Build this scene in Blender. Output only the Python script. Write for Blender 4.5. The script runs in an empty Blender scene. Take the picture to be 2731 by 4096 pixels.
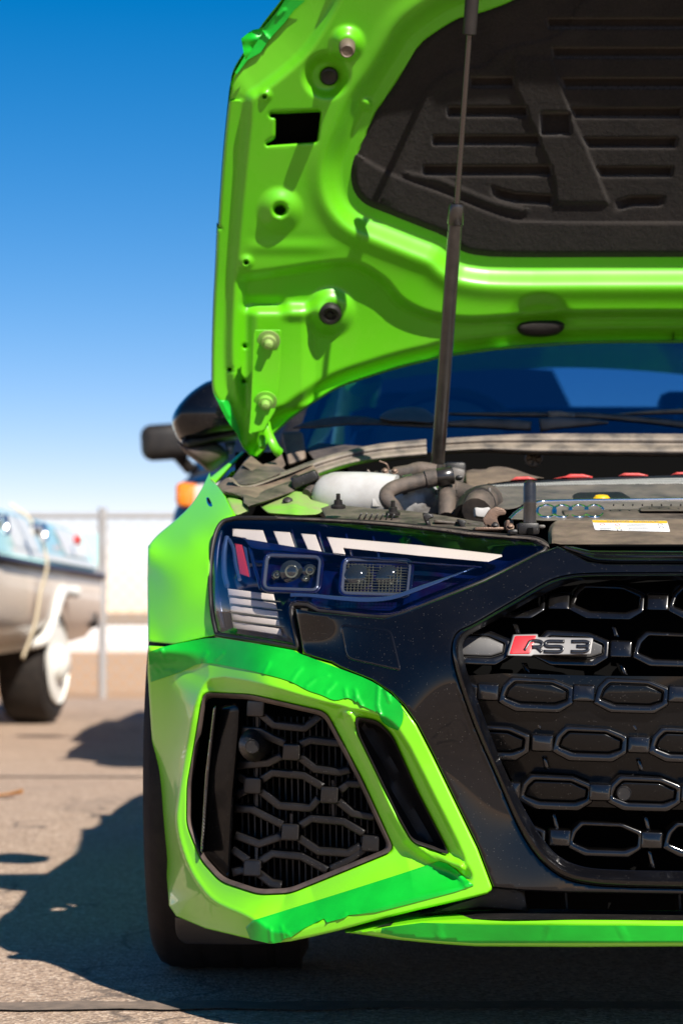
import bpy, bmesh, math, random
import numpy as np
from mathutils import Vector, Matrix
from mathutils.geometry import delaunay_2d_cdt

random.seed(7); np.random.seed(7)
SC = bpy.context.scene
COL = SC.collection
# ------------------------------------------------------------------ camera, sky, sun, exposure
FPX, U0, VH, CAMH = 9579.0, 1365.5, 2482.0, 0.60      # focal length / optical axis / horizon in photo pixels, camera height (m)
cam = bpy.data.cameras.new('camera'); camo = bpy.data.objects.new('camera', cam); COL.objects.link(camo)
camo.location = (0, 0, CAMH); camo.rotation_euler = (math.radians(90), 0, 0)
cam.sensor_fit = 'HORIZONTAL'; cam.sensor_width = 24.0; cam.lens = 24.0 * FPX / 2731.0
cam.shift_y = (VH - 2048.0) / 2731.0
cam.clip_start = 0.05; cam.clip_end = 6000
cam.dof.use_dof = True; cam.dof.focus_distance = 3.36; cam.dof.aperture_fstop = 6.3
SC.camera = camo
SUN = Vector((0.54, -1.0, 1.02)).normalized()           # towards the sun
elev = math.asin(SUN.z); azim = math.atan2(SUN.x, SUN.y)
world = bpy.data.worlds.new('World'); SC.world = world; world.use_nodes = True
wn = world.node_tree; wn.nodes.clear()
sky = wn.nodes.new('ShaderNodeTexSky'); sky.sky_type = 'NISHITA'; sky.sun_disc = False
sky.sun_elevation = elev; sky.sun_rotation = azim; sky.altitude = 0; sky.air_density = 0.7; sky.dust_density = 0.0; sky.ozone_density = 2.0
hs = wn.nodes.new('ShaderNodeHueSaturation'); hs.inputs['Saturation'].default_value = 1.5
gm = wn.nodes.new('ShaderNodeGamma'); gm.inputs[1].default_value = 1.05
wb = wn.nodes.new('ShaderNodeMix'); wb.data_type = 'RGBA'; wb.blend_type = 'MULTIPLY'; wb.inputs[0].default_value = 1.0; wb.inputs[7].default_value = (1.75, 1.12, 1.06, 1)
bg = wn.nodes.new('ShaderNodeBackground'); bg.inputs['Strength'].default_value = 0.058
wo = wn.nodes.new('ShaderNodeOutputWorld')
wn.links.new(sky.outputs[0], hs.inputs['Color']); wn.links.new(hs.outputs[0], gm.inputs[0]); wn.links.new(gm.outputs[0], wb.inputs[6]); wn.links.new(wb.outputs[2], bg.inputs['Color']); wn.links.new(bg.outputs[0], wo.inputs['Surface'])
sl = bpy.data.lights.new('sun', 'SUN'); sl.energy = 5.0; sl.angle = math.radians(0.53); sl.color = (1.0, 0.93, 0.84)
so = bpy.data.objects.new('sun', sl); COL.objects.link(so); so.rotation_euler = SUN.to_track_quat('Z', 'Y').to_euler()
so.location = (2, -4, 6)
SC.view_settings.view_transform = 'Standard'; SC.view_settings.look = 'None'; SC.view_settings.gamma = 1.0
SC.view_settings.exposure = 0.75; SC.view_settings.use_curve_mapping = False
SC.render.engine = 'CYCLES'
SC.cycles.use_denoising = True; SC.cycles.max_bounces = 8; SC.cycles.transparent_max_bounces = 12
SC.cycles.caustics_reflective = False; SC.cycles.caustics_refractive = False; SC.cycles.sample_clamp_indirect = 6.0

# ------------------------------------------------------------------ materials
def newmat(name):
    m = bpy.data.materials.new(name); m.use_nodes = True
    nt = m.node_tree; b = nt.nodes['Principled BSDF']
    return m, nt, b
def node(nt, t, **kw):
    n = nt.nodes.new(t)
    for k, v in kw.items(): setattr(n, k, v)
    return n
def texco(nt, scale=1.0):
    g = node(nt, 'ShaderNodeNewGeometry'); mp = node(nt, 'ShaderNodeMapping')
    mp.inputs['Scale'].default_value = (scale,)*3 if not isinstance(scale, tuple) else scale
    nt.links.new(g.outputs['Position'], mp.inputs['Vector']); return mp.outputs[0]
def noise(nt, vec, scale, detail=4, rough=0.55):
    n = node(nt, 'ShaderNodeTexNoise'); n.inputs['Scale'].default_value = scale; n.inputs['Detail'].default_value = detail
    n.inputs['Roughness'].default_value = rough; nt.links.new(vec, n.inputs['Vector']); return n.outputs['Fac']
def ramp(nt, fac, stops):
    r = node(nt, 'ShaderNodeValToRGB'); e = r.color_ramp.elements
    while len(e) < len(stops): e.new(0.5)
    for i, (p, c) in enumerate(stops):
        e[i].position = p; e[i].color = (c, c, c, 1) if isinstance(c, (int, float)) else (*c, 1)
    nt.links.new(fac, r.inputs['Fac']); return r.outputs['Color']
def mixc(nt, fac, a, b):
    m = node(nt, 'ShaderNodeMix', data_type='RGBA')
    for k, v in ((0, fac), (6, a), (7, b)):
        if hasattr(v, 'is_linked') or hasattr(v, 'links'): nt.links.new(v, m.inputs[k])
        else: m.inputs[k].default_value = v if isinstance(v, (int, float)) else (*v, 1)
    return m.outputs[2]
def bump(nt, b, h, strength, dist):
    n = node(nt, 'ShaderNodeBump'); n.inputs['Strength'].default_value = strength; n.inputs['Distance'].default_value = dist
    nt.links.new(h, n.inputs['Height']); nt.links.new(n.outputs[0], b.inputs['Normal'])
def mat(name, col, rough=0.5, metal=0.0, coat=0.0, coat_rough=0.03, dust=None, dust_amt=0.5, dust_scale=14.0, spec=0.5,
        specks=0.0, grain=0.0, grain_scale=500.0, rough_var=0.0):
    m, nt, b = newmat(name)
    b.inputs['Roughness'].default_value = rough; b.inputs['Metallic'].default_value = metal
    b.inputs['Coat Weight'].default_value = coat; b.inputs['Coat Roughness'].default_value = coat_rough
    b.inputs['Specular IOR Level'].default_value = spec
    c = col; pos = None
    if dust or specks or grain or rough_var: pos = texco(nt)
    cur = None
    if dust:
        f = noise(nt, pos, dust_scale, 7, 0.62)
        f = ramp(nt, f, [(0.5 - 0.22, 0.0), (0.5 + 0.2, dust_amt)])
        cur = mixc(nt, f, col, dust)
        if coat:
            rr = ramp(nt, f, [(0.0, coat_rough), (1.0, 0.5)]); nt.links.new(rr, b.inputs['Coat Roughness'])
    if specks:
        v = node(nt, 'ShaderNodeTexVoronoi'); v.inputs['Scale'].default_value = 330.0; nt.links.new(pos, v.inputs['Vector'])
        n2 = noise(nt, pos, 9.0, 3)
        s = ramp(nt, v.outputs['Distance'], [(0.0, 1.0), (0.10, 0.9), (0.16, 0.0)])
        w2 = node(nt, 'ShaderNodeSeparateColor'); nt.links.new(v.outputs['Color'], w2.inputs[0])
        s2 = ramp(nt, w2.outputs[0], [(0.74, 0.0), (0.80, 1.0)])
        mu = node(nt, 'ShaderNodeMath', operation='MULTIPLY'); nt.links.new(s, mu.inputs[0]); nt.links.new(s2, mu.inputs[1])
        mu2 = node(nt, 'ShaderNodeMath', operation='MULTIPLY'); nt.links.new(mu.outputs[0], mu2.inputs[0]); mu2.inputs[1].default_value = specks
        cur = mixc(nt, mu2.outputs[0], cur if cur is not None else col, (0.55, 0.5, 0.45))
    if cur is None: b.inputs['Base Color'].default_value = (*col, 1)
    else: nt.links.new(cur, b.inputs['Base Color'])
    if grain: bump(nt, b, noise(nt, pos, grain_scale, 2), grain, 0.002)
    if rough_var:
        f = noise(nt, pos, 30, 4); nt.links.new(ramp(nt, f, [(0.3, max(0, rough - rough_var)), (0.7, rough + rough_var)]), b.inputs['Roughness'])
    return m
def glassmat(name, tint, refl=0.06, rough=0.0, gl_tint=(1, 1, 1)):
    m = bpy.data.materials.new(name); m.use_nodes = True; nt = m.node_tree; nt.nodes.clear()
    t = node(nt, 'ShaderNodeBsdfTransparent'); t.inputs[0].default_value = (*tint, 1)
    g = node(nt, 'ShaderNodeBsdfGlossy'); g.inputs['Roughness'].default_value = rough; g.inputs['Color'].default_value = (*gl_tint, 1)
    lw = node(nt, 'ShaderNodeLayerWeight'); lw.inputs[0].default_value = 0.5
    fr = node(nt, 'ShaderNodeMath', operation='POWER'); nt.links.new(lw.outputs['Facing'], fr.inputs[0]); fr.inputs[1].default_value = 5.0
    ad = node(nt, 'ShaderNodeMath', operation='MULTIPLY_ADD', use_clamp=True); nt.links.new(fr.outputs[0], ad.inputs[0]); ad.inputs[1].default_value = 0.9; ad.inputs[2].default_value = refl
    mx = node(nt, 'ShaderNodeMixShader'); nt.links.new(ad.outputs[0], mx.inputs[0]); nt.links.new(t.outputs[0], mx.inputs[1]); nt.links.new(g.outputs[0], mx.inputs[2])
    o = node(nt, 'ShaderNodeOutputMaterial'); nt.links.new(mx.outputs[0], o.inputs[0]); return m

TAN = (0.30, 0.225, 0.16)
M = {}
M['green'] = mat('green_paint', (0.16, 0.68, 0.002), 0.38, coat=0.8, coat_rough=0.03, dust=(0.26, 0.42, 0.07), dust_amt=0.06, dust_scale=5)
M['green_bumper'] = mat('green_bumper_paint', (0.19, 0.70, 0.003), 0.40, coat=0.5, coat_rough=0.03, dust=(0.30, 0.36, 0.10), dust_amt=0.10, dust_scale=6)
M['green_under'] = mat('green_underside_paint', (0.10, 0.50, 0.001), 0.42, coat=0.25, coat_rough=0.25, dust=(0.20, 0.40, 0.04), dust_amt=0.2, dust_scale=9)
M['green_dusty'] = mat('dusty_green_paint', (0.14, 0.52, 0.01), 0.5, coat=0.15, coat_rough=0.3, dust=TAN, dust_amt=0.9, dust_scale=11)
M['gloss_black'] = mat('gloss_black_paint', (0.0015, 0.0018, 0.003), 0.3, spec=0.1, coat=0.75, coat_rough=0.02, specks=0.22, dust=(0.06, 0.05, 0.042), dust_amt=0.05, dust_scale=10)
M['grille_black'] = mat('grille_black_gloss', (0.002, 0.002, 0.0022), 0.25, spec=0.15, coat=0.95, coat_rough=0.04, specks=0.22, dust=(0.07, 0.058, 0.05), dust_amt=0.07, dust_scale=16)
M['matte_black'] = mat('black_plastic', (0.0045, 0.0045, 0.005), 0.42, spec=0.35, dust=(0.09, 0.076, 0.063), dust_amt=0.16, dust_scale=22, specks=0.5, grain=0.15, grain_scale=900)
M['dusty_plastic'] = mat('dusty_plastic', (0.018, 0.016, 0.015), 0.55, dust=(0.22, 0.175, 0.135), dust_amt=0.6, dust_scale=26, grain=0.25, grain_scale=700)
M['grey_plastic'] = mat('grey_cover_plastic', (0.055, 0.053, 0.052), 0.5, dust=(0.24, 0.20, 0.16), dust_amt=0.6, dust_scale=20, grain=0.2, grain_scale=900)
M['brown_plastic'] = mat('dusty_brown_plastic', (0.06, 0.045, 0.036), 0.6, dust=(0.25, 0.185, 0.13), dust_amt=0.75, dust_scale=20, grain=0.2)
M['rubber'] = mat('rubber', (0.007, 0.0065, 0.0065), 0.5, spec=.35, dust=(0.08, 0.064, 0.052), dust_amt=0.25, dust_scale=18)
M['seal'] = mat('dusty_rubber_seal', (0.06, 0.054, 0.05), 0.55, dust=(0.33, 0.27, 0.21), dust_amt=0.75, dust_scale=28)
M['tyre'] = mat('tyre_rubber', (0.010, 0.0085, 0.008), 0.75, spec=.3, dust=(0.05, 0.038, 0.03), dust_amt=0.4, dust_scale=25, grain=0.4, grain_scale=300)
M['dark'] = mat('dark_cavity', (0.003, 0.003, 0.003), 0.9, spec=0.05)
M['steel'] = mat('steel', (0.45, 0.43, 0.40), 0.38, metal=1.0, dust=(0.2, 0.15, 0.11), dust_amt=0.5, dust_scale=40)
M['rusty'] = mat('brown_steel', (0.12, 0.085, 0.065), 0.5, metal=0.5, dust=(0.2, 0.12, 0.08), dust_amt=0.7, dust_scale=60, grain=0.3)
M['chrome'] = mat('chrome', (0.85, 0.85, 0.86), 0.12, metal=1.0)
M['strut'] = mat('strut_black', (0.006, 0.0055, 0.005), 0.3, coat=0.5, coat_rough=0.12, dust=(0.08, 0.064, 0.052), dust_amt=0.25, dust_scale=60)
M['tank'] = mat('white_tank', (0.50, 0.50, 0.49), 0.35, dust=(0.22, 0.18, 0.145), dust_amt=0.65, dust_scale=13)
M['tank_dirty'] = mat('dirty_tank', (0.50, 0.50, 0.49), 0.35, dust=(0.06, 0.048, 0.04), dust_amt=1.0, dust_scale=24)
M['hose'] = mat('hose_rubber', (0.022, 0.019, 0.017), 0.65, dust=(0.20, 0.15, 0.115), dust_amt=0.7, dust_scale=30, grain=0.5, grain_scale=900)
M['red'] = mat('red_plastic', (0.55, 0.02, 0.02), 0.4, dust=(0.45, 0.2, 0.17), dust_amt=0.4, dust_scale=30)
M['yellow'] = mat('yellow_plastic', (0.75, 0.45, 0.01), 0.4)
M['white'] = mat('white_print', (0.72, 0.72, 0.72), 0.5)
M['print'] = mat('dark_print', (0.12, 0.12, 0.13), 0.6)
M['drl'] = mat('light_guide_white', (0.60, 0.52, 0.43), 0.35, coat=0.5, grain=0.25, grain_scale=420)
M['amber'] = mat('red_reflector', (0.42, 0.03, 0.04), 0.25, coat=0.6, grain=0.5, grain_scale=450)
M['badge_red'] = mat('badge_red', (0.75, 0.015, 0.02), 0.3, coat=0.6)
M['badge_grey'] = mat('badge_grey', (0.20, 0.195, 0.19), 0.42, metal=0.2)
M['grille_dark'] = mat('grille_dark_gloss', (0.0015, 0.0015, 0.0017), 0.3, spec=0.1, coat=0.38, coat_rough=0.04, specks=0.2)
M['badge_black'] = mat('badge_black', (0.008, 0.008, 0.009), 0.25, coat=0.8)
M['lensglass'] = glassmat('headlight_lens', (0.95, 0.96, 1.0), 0.05, 0.0, (0.7, 0.82, 1.0))
M['clear'] = glassmat('projector_glass', (0.75, 0.8, 0.85), 0.05)
M['windshield'] = glassmat('windshield_glass', (0.14, 0.36, 0.58), 0.25, 0.0, (0.40, 0.70, 1.0))
M['window'] = glassmat('side_glass', (0.6, 0.75, 0.85), 0.06)
# ------------------------------------------------------------------ geometry helpers
def W(u, v, d):
    """photo ray (u, v) at d metres in front of the camera -> world point"""
    return np.stack([(np.asarray(u, float) - U0) * d / FPX, np.asarray(d, float) + 0*np.asarray(u, float), CAMH - (np.asarray(v, float) - VH) * d / FPX], -1)
def C(ox, oy, k, pts): return [(ox + k*x, oy + k*y) for x, y in pts]
K1 = 1000/1568
def cA(*p): return C(780, 0, K1, p)
def cB(*p): return C(1731, 0, K1, p)
def cC(*p): return C(780, 900, K1, p)
def cD(*p): return C(1731, 1000, K1, p)
def cE(*p): return C(560, 1450, 800/1568, p)
def cG(*p): return C(560, 2000, K1, p)
def cH(*p): return C(1231, 1900, K1, p)
def cI(*p): return C(1731, 2200, K1, p)
def cJ(*p): return C(500, 2600, 1400/1568, p)
def cM(*p): return C(1131, 1650, K1, p)
def cN(*p): return C(560, 1500, 500/1568, p)
def cQ(*p): return C(1700, 1750, 1031/1568, p)
def cR(*p): return C(0, 2000, 560/1463, p)

def spline(pts, n=8, closed=False):
    P = np.array(pts, float); N = len(P); out = []
    rng = range(N) if closed else range(N-1)
    for i in rng:
        p0 = P[(i-1) % N] if closed or i > 0 else 2*P[0]-P[1]
        p1 = P[i]; p2 = P[(i+1) % N]
        p3 = P[(i+2) % N] if closed or i+2 < N else 2*P[-1]-P[-2]
        for j in range(n):
            t = j/n
            a = [np.linalg.norm(p1-p0)**.5+1e-9, np.linalg.norm(p2-p1)**.5+1e-9, np.linalg.norm(p3-p2)**.5+1e-9]
            t0 = 0; t1 = a[0]; t2 = t1+a[1]; t3 = t2+a[2]; tt = t1+t*(t2-t1)
            A1 = (t1-tt)/(t1-t0)*p0+(tt-t0)/(t1-t0)*p1; A2 = (t2-tt)/(t2-t1)*p1+(tt-t1)/(t2-t1)*p2; A3 = (t3-tt)/(t3-t2)*p2+(tt-t2)/(t3-t2)*p3
            B1 = (t2-tt)/(t2-t0)*A1+(tt-t0)/(t2-t0)*A2; B2 = (t3-tt)/(t3-t1)*A2+(tt-t1)/(t3-t1)*A3
            out.append((t2-tt)/(t2-t1)*B1+(tt-t1)/(t2-t1)*B2)
    if not closed: out.append(P[-1])
    return [tuple(p) for p in out]
def rounded(pts, r, n=4):
    """closed polygon with its corners rounded by about r"""
    P = np.array(pts, float); N = len(P); out = []
    for i in range(N):
        p = P[i]; a = P[i-1]-p; b = P[(i+1) % N]-p; la = np.linalg.norm(a); lb = np.linalg.norm(b)
        rr = min(r, .45*la, .45*lb); s = p+a/la*rr; e = p+b/lb*rr
        for j in range(n+1):
            t = j/n; out.append((1-t)**2*s+2*t*(1-t)*p+t*t*e)
    return [tuple(q) for q in out]
def dens(pts, step, closed=True):
    P = np.array(pts, float); out = []; N = len(P)
    for i in range(N if closed else N-1):
        a = P[i]; b = P[(i+1) % N]; L = np.linalg.norm(b-a); n = max(1, int(round(L/step)))
        for j in range(n): out.append(a+(b-a)*j/n)
    if not closed: out.append(P[-1])
    return np.array(out)
def inside(pts, poly):
    x, y = pts[:, 0], pts[:, 1]; P = np.asarray(poly, float); r = np.zeros(len(pts), bool)
    for (x1, y1), (x2, y2) in zip(P, np.roll(P, -1, 0)):
        if y1 == y2: continue
        c = ((y1 > y) != (y2 > y)) & (x < (x2-x1)*(y-y1)/(y2-y1)+x1); r ^= c
    return r
def pdist(pts, poly, closed=True):
    """distance and signed side (left of travel negative in image axes) to a polyline"""
    P = np.asarray(poly, float); Q = np.roll(P, -1, 0) if closed else P[1:]; A = P if closed else P[:-1]
    best = np.full(len(pts), 1e9); sg = np.ones(len(pts))
    for a, b in zip(A, Q):
        e = b-a; L2 = e @ e
        if L2 < 1e-9: continue
        w = pts-a; t = np.clip((w @ e)/L2, 0, 1); r = w-t[:, None]*e; dd = np.hypot(r[:, 0], r[:, 1])
        m = dd < best; best[m] = dd[m]; sg[m] = np.sign(e[0]*w[m, 1]-e[1]*w[m, 0])
    return best, sg
def sstep(x): x = np.clip(x, 0, 1); return x*x*(3-2*x)
def tps(ctrl, lam=0.0):
    ctrl = np.array(ctrl, float); X = ctrl[:, :2]/1000; z = ctrl[:, 2]; n = len(X)
    def ker(r2): return 0.5*r2*np.log(r2+1e-12)
    Km = ker(((X[:, None]-X[None])**2).sum(-1))+lam*np.eye(n)
    Pm = np.c_[np.ones(n), X]; A = np.block([[Km, Pm], [Pm.T, np.zeros((3, 3))]])
    s = np.linalg.solve(A, np.r_[z, 0, 0, 0])
    def f(u, v):
        q = np.stack([np.asarray(u, float).ravel(), np.asarray(v, float).ravel()], -1)/1000
        r = ker(((q[:, None]-X[None])**2).sum(-1)) @ s[:n]+s[n]+q @ s[n+1:]
        return r.reshape(np.shape(u))
    return f
def const(d): return lambda u, v: np.full(np.shape(u), float(d))

def mkobj(name, verts, faces, m, parent=None, smooth=True, sharp=35, label=None):
    me = bpy.data.meshes.new(name); me.from_pydata([tuple(map(float, p)) for p in verts], [], [tuple(map(int, f)) for f in faces])
    if not isinstance(m, (list, tuple)): m = [m]
    for mm in m: me.materials.append(mm)
    if smooth:
        me.polygons.foreach_set('use_smooth', [True]*len(me.polygons))
        if sharp: me.set_sharp_from_angle(angle=math.radians(sharp))
    o = bpy.data.objects.new(name, me); COL.objects.link(o)
    if parent is not None: attach(o, parent)
    if label: o['label'] = label
    return o
def attach(o, parent):
    o.parent = parent
    if parent.type == 'EMPTY': o.location = -parent.location
def thing(name, label, cat, loc, group=None):
    o = bpy.data.objects.new(name, None); COL.objects.link(o); o.location = loc; o.empty_display_size = 0.1
    o['label'] = label; o['category'] = cat
    if group: o['group'] = group
    return o
def tag(o, label, cat, group=None, kind=None):
    if label: o['label'] = label
    if cat: o['category'] = cat
    if group: o['group'] = group
    if kind: o['kind'] = kind
    return o

def panel(name, outline, dfn, m, parent=None, step=14, holes=(), creases=(), thick=0.004, rnd=0, rnd_d=0.004, seg=None, sharp=35,
          label=None, mirror=None, extra=None, back=None):
    """sheet with a given outline (photo pixels), depth field dfn(u, v) in metres, rolled rim and thickness"""
    seg = seg or step or 60
    loops = [dens(outline, seg)]+[dens(h, seg) for h in holes]
    cre = [dens(c, seg, False) for c in creases]
    pts = []; edges = []
    for L in loops:
        o = len(pts); n = len(L); pts += list(L); edges += [(o+i, o+(i+1) % n) for i in range(n)]
    for L in cre:
        o = len(pts); n = len(L); pts += list(L); edges += [(o+i, o+i+1) for i in range(n-1)]
    O = np.asarray(outline, float)
    if step:
        lo = O.min(0); hi = O.max(0)
        gx = np.arange(lo[0], hi[0], step); gy = np.arange(lo[1], hi[1], step*.866)
        G = np.array([(x+(step/2 if j % 2 else 0), y) for j, y in enumerate(gy) for x in gx])
        keep = inside(G, O)
        for h in holes: keep &= ~inside(G, h)
        G = G[keep]
        for L, cl in [(l, True) for l in loops]+[(c, False) for c in cre]:
            dd, _ = pdist(G, L, cl); G = G[dd > max(.55*step, 1.3*rnd if cl else 0)]
        pts += list(G)
    if extra is not None: pts += list(extra)
    if rnd:                                   # rows of vertices that carry the rolled rim
        for L in loops:
            t = np.roll(L, -1, 0)-np.roll(L, 1, 0); t /= np.linalg.norm(t, axis=1)[:, None]+1e-9; nn = np.stack([-t[:, 1], t[:, 0]], -1)
            for f in (.22, .6, 1.05):
                for sg_ in (-1, 1):
                    q = L+sg_*nn*rnd*f; kp = inside(q, O)
                    for h in holes: kp &= ~inside(q, np.asarray(h, float))
                    q = q[kp]
                    if len(q):
                        dm_ = np.full(len(q), 1e9)
                        for L2 in loops: dm_ = np.minimum(dm_, pdist(q, L2)[0])
                        pts += list(q[dm_ > .92*f*rnd])
    r = delaunay_2d_cdt([Vector(p) for p in pts], edges, [], 0, 1e-4)
    V = np.array([tuple(p) for p in r[0]]); T = np.array([f for f in r[2] if len(f) == 3])
    cen = V[T].mean(1); keep = inside(cen, O)
    for h in holes: keep &= ~inside(cen, np.asarray(h, float))
    T = T[keep]
    d = dfn(V[:, 0], V[:, 1])
    if rnd:
        dm = np.full(len(V), 1e9)
        for L in loops: dm = np.minimum(dm, pdist(V, L)[0])
        q = np.clip(1-dm/rnd, 0, 1); d = d+rnd_d*(1-np.sqrt(np.maximum(0, 1-q*q)))
    P = W(V[:, 0], V[:, 1], d)
    if mirror is not None:
        P[:, 0] = np.minimum(P[:, 0], mirror); T = T[~(P[T][:, :, 0] > mirror-1e-7).all(1)]
    # orient towards the camera (-Y)
    a, b, c = P[T[:, 0]], P[T[:, 1]], P[T[:, 2]]; nrm = np.cross(b-a, c-a); vw = a-np.array([0, 0, CAMH])
    fl = (nrm*vw).sum(1) > 0; T[fl] = T[fl][:, ::-1]
    verts = list(P); faces = [tuple(t) for t in T]
    if thick:
        cnt = {}
        for t in faces:
            for i in range(3):
                e = (t[i], t[(i+1) % 3]); cnt[e] = cnt.get(e, 0)+1
        bd = [e for e in cnt if (e[1], e[0]) not in cnt]
        idx = {}
        for e in bd:
            for k in e:
                if k not in idx: idx[k] = len(verts); verts.append(P[k]+np.array([0, thick, 0]))
        faces += [(b2, a2, idx[a2], idx[b2]) for a2, b2 in bd]
        if back:
            full = {}
            n0 = len(verts)
            mp = [idx.get(k, None) for k in range(len(P))]
            for k in range(len(P)):
                if mp[k] is None: mp[k] = len(verts); verts.append(P[k]+np.array([0, thick, 0]))
            faces += [(mp[t[2]], mp[t[1]], mp[t[0]]) for t in [tuple(x) for x in T]]
    if mirror is not None:
        n = len(verts); vv = [np.array((2*mirror-p[0], p[1], p[2])) for p in verts]
        verts = verts+vv; faces = faces+[tuple(reversed([i+n for i in f])) for f in faces]
    return mkobj(name, verts, faces, m, parent, True, sharp, label)

def tube(name, path, rad, m, parent=None, seg=12, cap=True, closed=False, flat=1.0, sharp=50, label=None, mirror=None):
    """swept tube through 3-D points"""
    P = np.array(path, float); n = len(P); R = np.full(n, rad) if np.isscalar(rad) else np.array(rad, float)
    T = np.gradient(P, axis=0) if not closed else (np.roll(P, -1, 0)-np.roll(P, 1, 0))
    T /= np.linalg.norm(T, axis=1)[:, None]+1e-12
    up = np.array([0, 0, 1.0]) if abs(T[0][2]) < .9 else np.array([0, 1.0, 0])
    verts = []; faces = []
    nv = np.cross(T[0], up); nv /= np.linalg.norm(nv)
    for i in range(n):
        nv = nv-T[i]*(nv @ T[i]); nv /= np.linalg.norm(nv)+1e-12; bv = np.cross(T[i], nv)
        for j in range(seg):
            a = 2*math.pi*j/seg; verts.append(P[i]+R[i]*(math.cos(a)*nv+math.sin(a)*flat*bv))
    for i in range(n if closed else n-1):
        i2 = (i+1) % n
        for j in range(seg):
            j2 = (j+1) % seg; faces.append((i*seg+j, i*seg+j2, i2*seg+j2, i2*seg+j))
    if cap and not closed:
        faces.append(tuple(range(seg))[::-1]); faces.append(tuple((n-1)*seg+j for j in range(seg)))
    if mirror is not None:
        k = len(verts); verts += [np.array((2*mirror-p[0], p[1], p[2])) for p in verts]; faces += [tuple(reversed([i+k for i in f])) for f in faces]
    return mkobj(name, verts, faces, m, parent, True, sharp, label)
def sp3(pts, n=8, closed=False): return np.array(spline(pts, n, closed))
def uvd(*pts): return [tuple(W(u, v, d)) for u, v, d in pts]

def box(name, c, s, m, parent=None, bev=0.003, rot=(0, 0, 0), segs=2, label=None, smooth=True):
    bm = bmesh.new(); bmesh.ops.create_cube(bm, size=1.0); bmesh.ops.scale(bm, vec=s, verts=bm.verts)
    if bev: bmesh.ops.bevel(bm, geom=bm.edges[:]+bm.verts[:], offset=bev, segments=segs, profile=.5, affect='EDGES')
    Mx = Matrix.Translation(c) @ (Matrix.Rotation(rot[2], 4, 'Z') @ Matrix.Rotation(rot[1], 4, 'Y') @ Matrix.Rotation(rot[0], 4, 'X'))
    bm.transform(Mx); me = bpy.data.meshes.new(name); bm.to_mesh(me); bm.free(); me.materials.append(m)
    if smooth: me.polygons.foreach_set('use_smooth', [True]*len(me.polygons)); me.set_sharp_from_angle(angle=math.radians(40))
    o = bpy.data.objects.new(name, me); COL.objects.link(o)
    if parent is not None: attach(o, parent)
    if label: o['label'] = label
    return o
def lathe(name, prof, c, axis, m, parent=None, seg=24, sharp=35, label=None, scale2=1.0):
    """profile [(r, h)] spun about axis through c; h runs along axis"""
    ax = Vector(axis).normalized(); q = Vector((0, 0, 1)).rotation_difference(ax); verts = []; faces = []; c = Vector(c)
    for r, h in prof:
        for j in range(seg):
            a = 2*math.pi*j/seg; verts.append(c+q @ Vector((r*math.cos(a), r*math.sin(a)*scale2, h)))
    for i in range(len(prof)-1):
        for j in range(seg):
            j2 = (j+1) % seg; faces.append((i*seg+j, i*seg+j2, (i+1)*seg+j2, (i+1)*seg+j))
    if prof[0][0] > 1e-6: faces.append(tuple(range(seg))[::-1])
    if prof[-1][0] > 1e-6: faces.append(tuple((len(prof)-1)*seg+j for j in range(seg)))
    return mkobj(name, verts, faces, m, parent, True, sharp, label)
def loft(name, secs, m, parent=None, closed=False, sharp=35, cap=False, label=None):
    """surface through rows of 3-D points (all the same count)"""
    n = len(secs[0]); verts = [p for s in secs for p in s]; faces = []
    for i in range(len(secs)-1):
        for j in range(n if closed else n-1):
            j2 = (j+1) % n; faces.append((i*n+j, i*n+j2, (i+1)*n+j2, (i+1)*n+j))
    if cap: faces.append(tuple(range(n))[::-1]); faces.append(tuple((len(secs)-1)*n+j for j in range(n)))
    return mkobj(name, verts, faces, m, parent, True, sharp, label)
# ------------------------------------------------------------------ setting: ground, dirt, far wall, fence
def sheet(name, x0, x1, y0, y1, z, m, nx=1, ny=1):
    xs = np.linspace(x0, x1, nx+1); ys = np.linspace(y0, y1, ny+1)
    v = [(x, y, z) for y in ys for x in xs]; f = [(j*(nx+1)+i, j*(nx+1)+i+1, (j+1)*(nx+1)+i+1, (j+1)*(nx+1)+i) for j in range(ny) for i in range(nx)]
    o = mkobj(name, v, f, m, None, False); o['kind'] = 'structure'; return o
m, nt, b = newmat('asphalt'); pos = texco(nt)
v1 = node(nt, 'ShaderNodeTexVoronoi'); v1.inputs['Scale'].default_value = 170; nt.links.new(pos, v1.inputs['Vector'])
sc_ = node(nt, 'ShaderNodeSeparateColor'); nt.links.new(v1.outputs['Color'], sc_.inputs[0])
c1 = ramp(nt, sc_.outputs[0], [(0.0, (0.14, 0.092, 0.063)), (0.45, (0.38, 0.265, 0.185)), (0.8, (0.52, 0.385, 0.28)), (1.0, (0.70, 0.56, 0.44))])
big = noise(nt, pos, 1.1, 6); c2 = mixc(nt, ramp(nt, big, [(0.35, 0.0), (0.7, 0.45)]), c1, (0.37, 0.26, 0.183))
fine = noise(nt, pos, 60, 4); c3 = mixc(nt, ramp(nt, fine, [(0.4, 0.0), (0.75, 0.35)]), c2, (0.12, 0.09, 0.075))
vc = node(nt, 'ShaderNodeTexVoronoi', feature='DISTANCE_TO_EDGE'); vc.inputs['Scale'].default_value = 0.55
wv_ = node(nt, 'ShaderNodeVectorMath', operation='ADD'); nz = node(nt, 'ShaderNodeTexNoise'); nz.inputs['Scale'].default_value = 3.0; nt.links.new(pos, nz.inputs['Vector']); nt.links.new(pos, wv_.inputs[0]); nt.links.new(nz.outputs['Color'], wv_.inputs[1]); nt.links.new(wv_.outputs[0], vc.inputs['Vector'])
c3 = mixc(nt, ramp(nt, vc.outputs['Distance'], [(0.0, 0.75), (0.004, 0.5), (0.008, 0.0)]), c3, (0.07, 0.055, 0.045))
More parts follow.
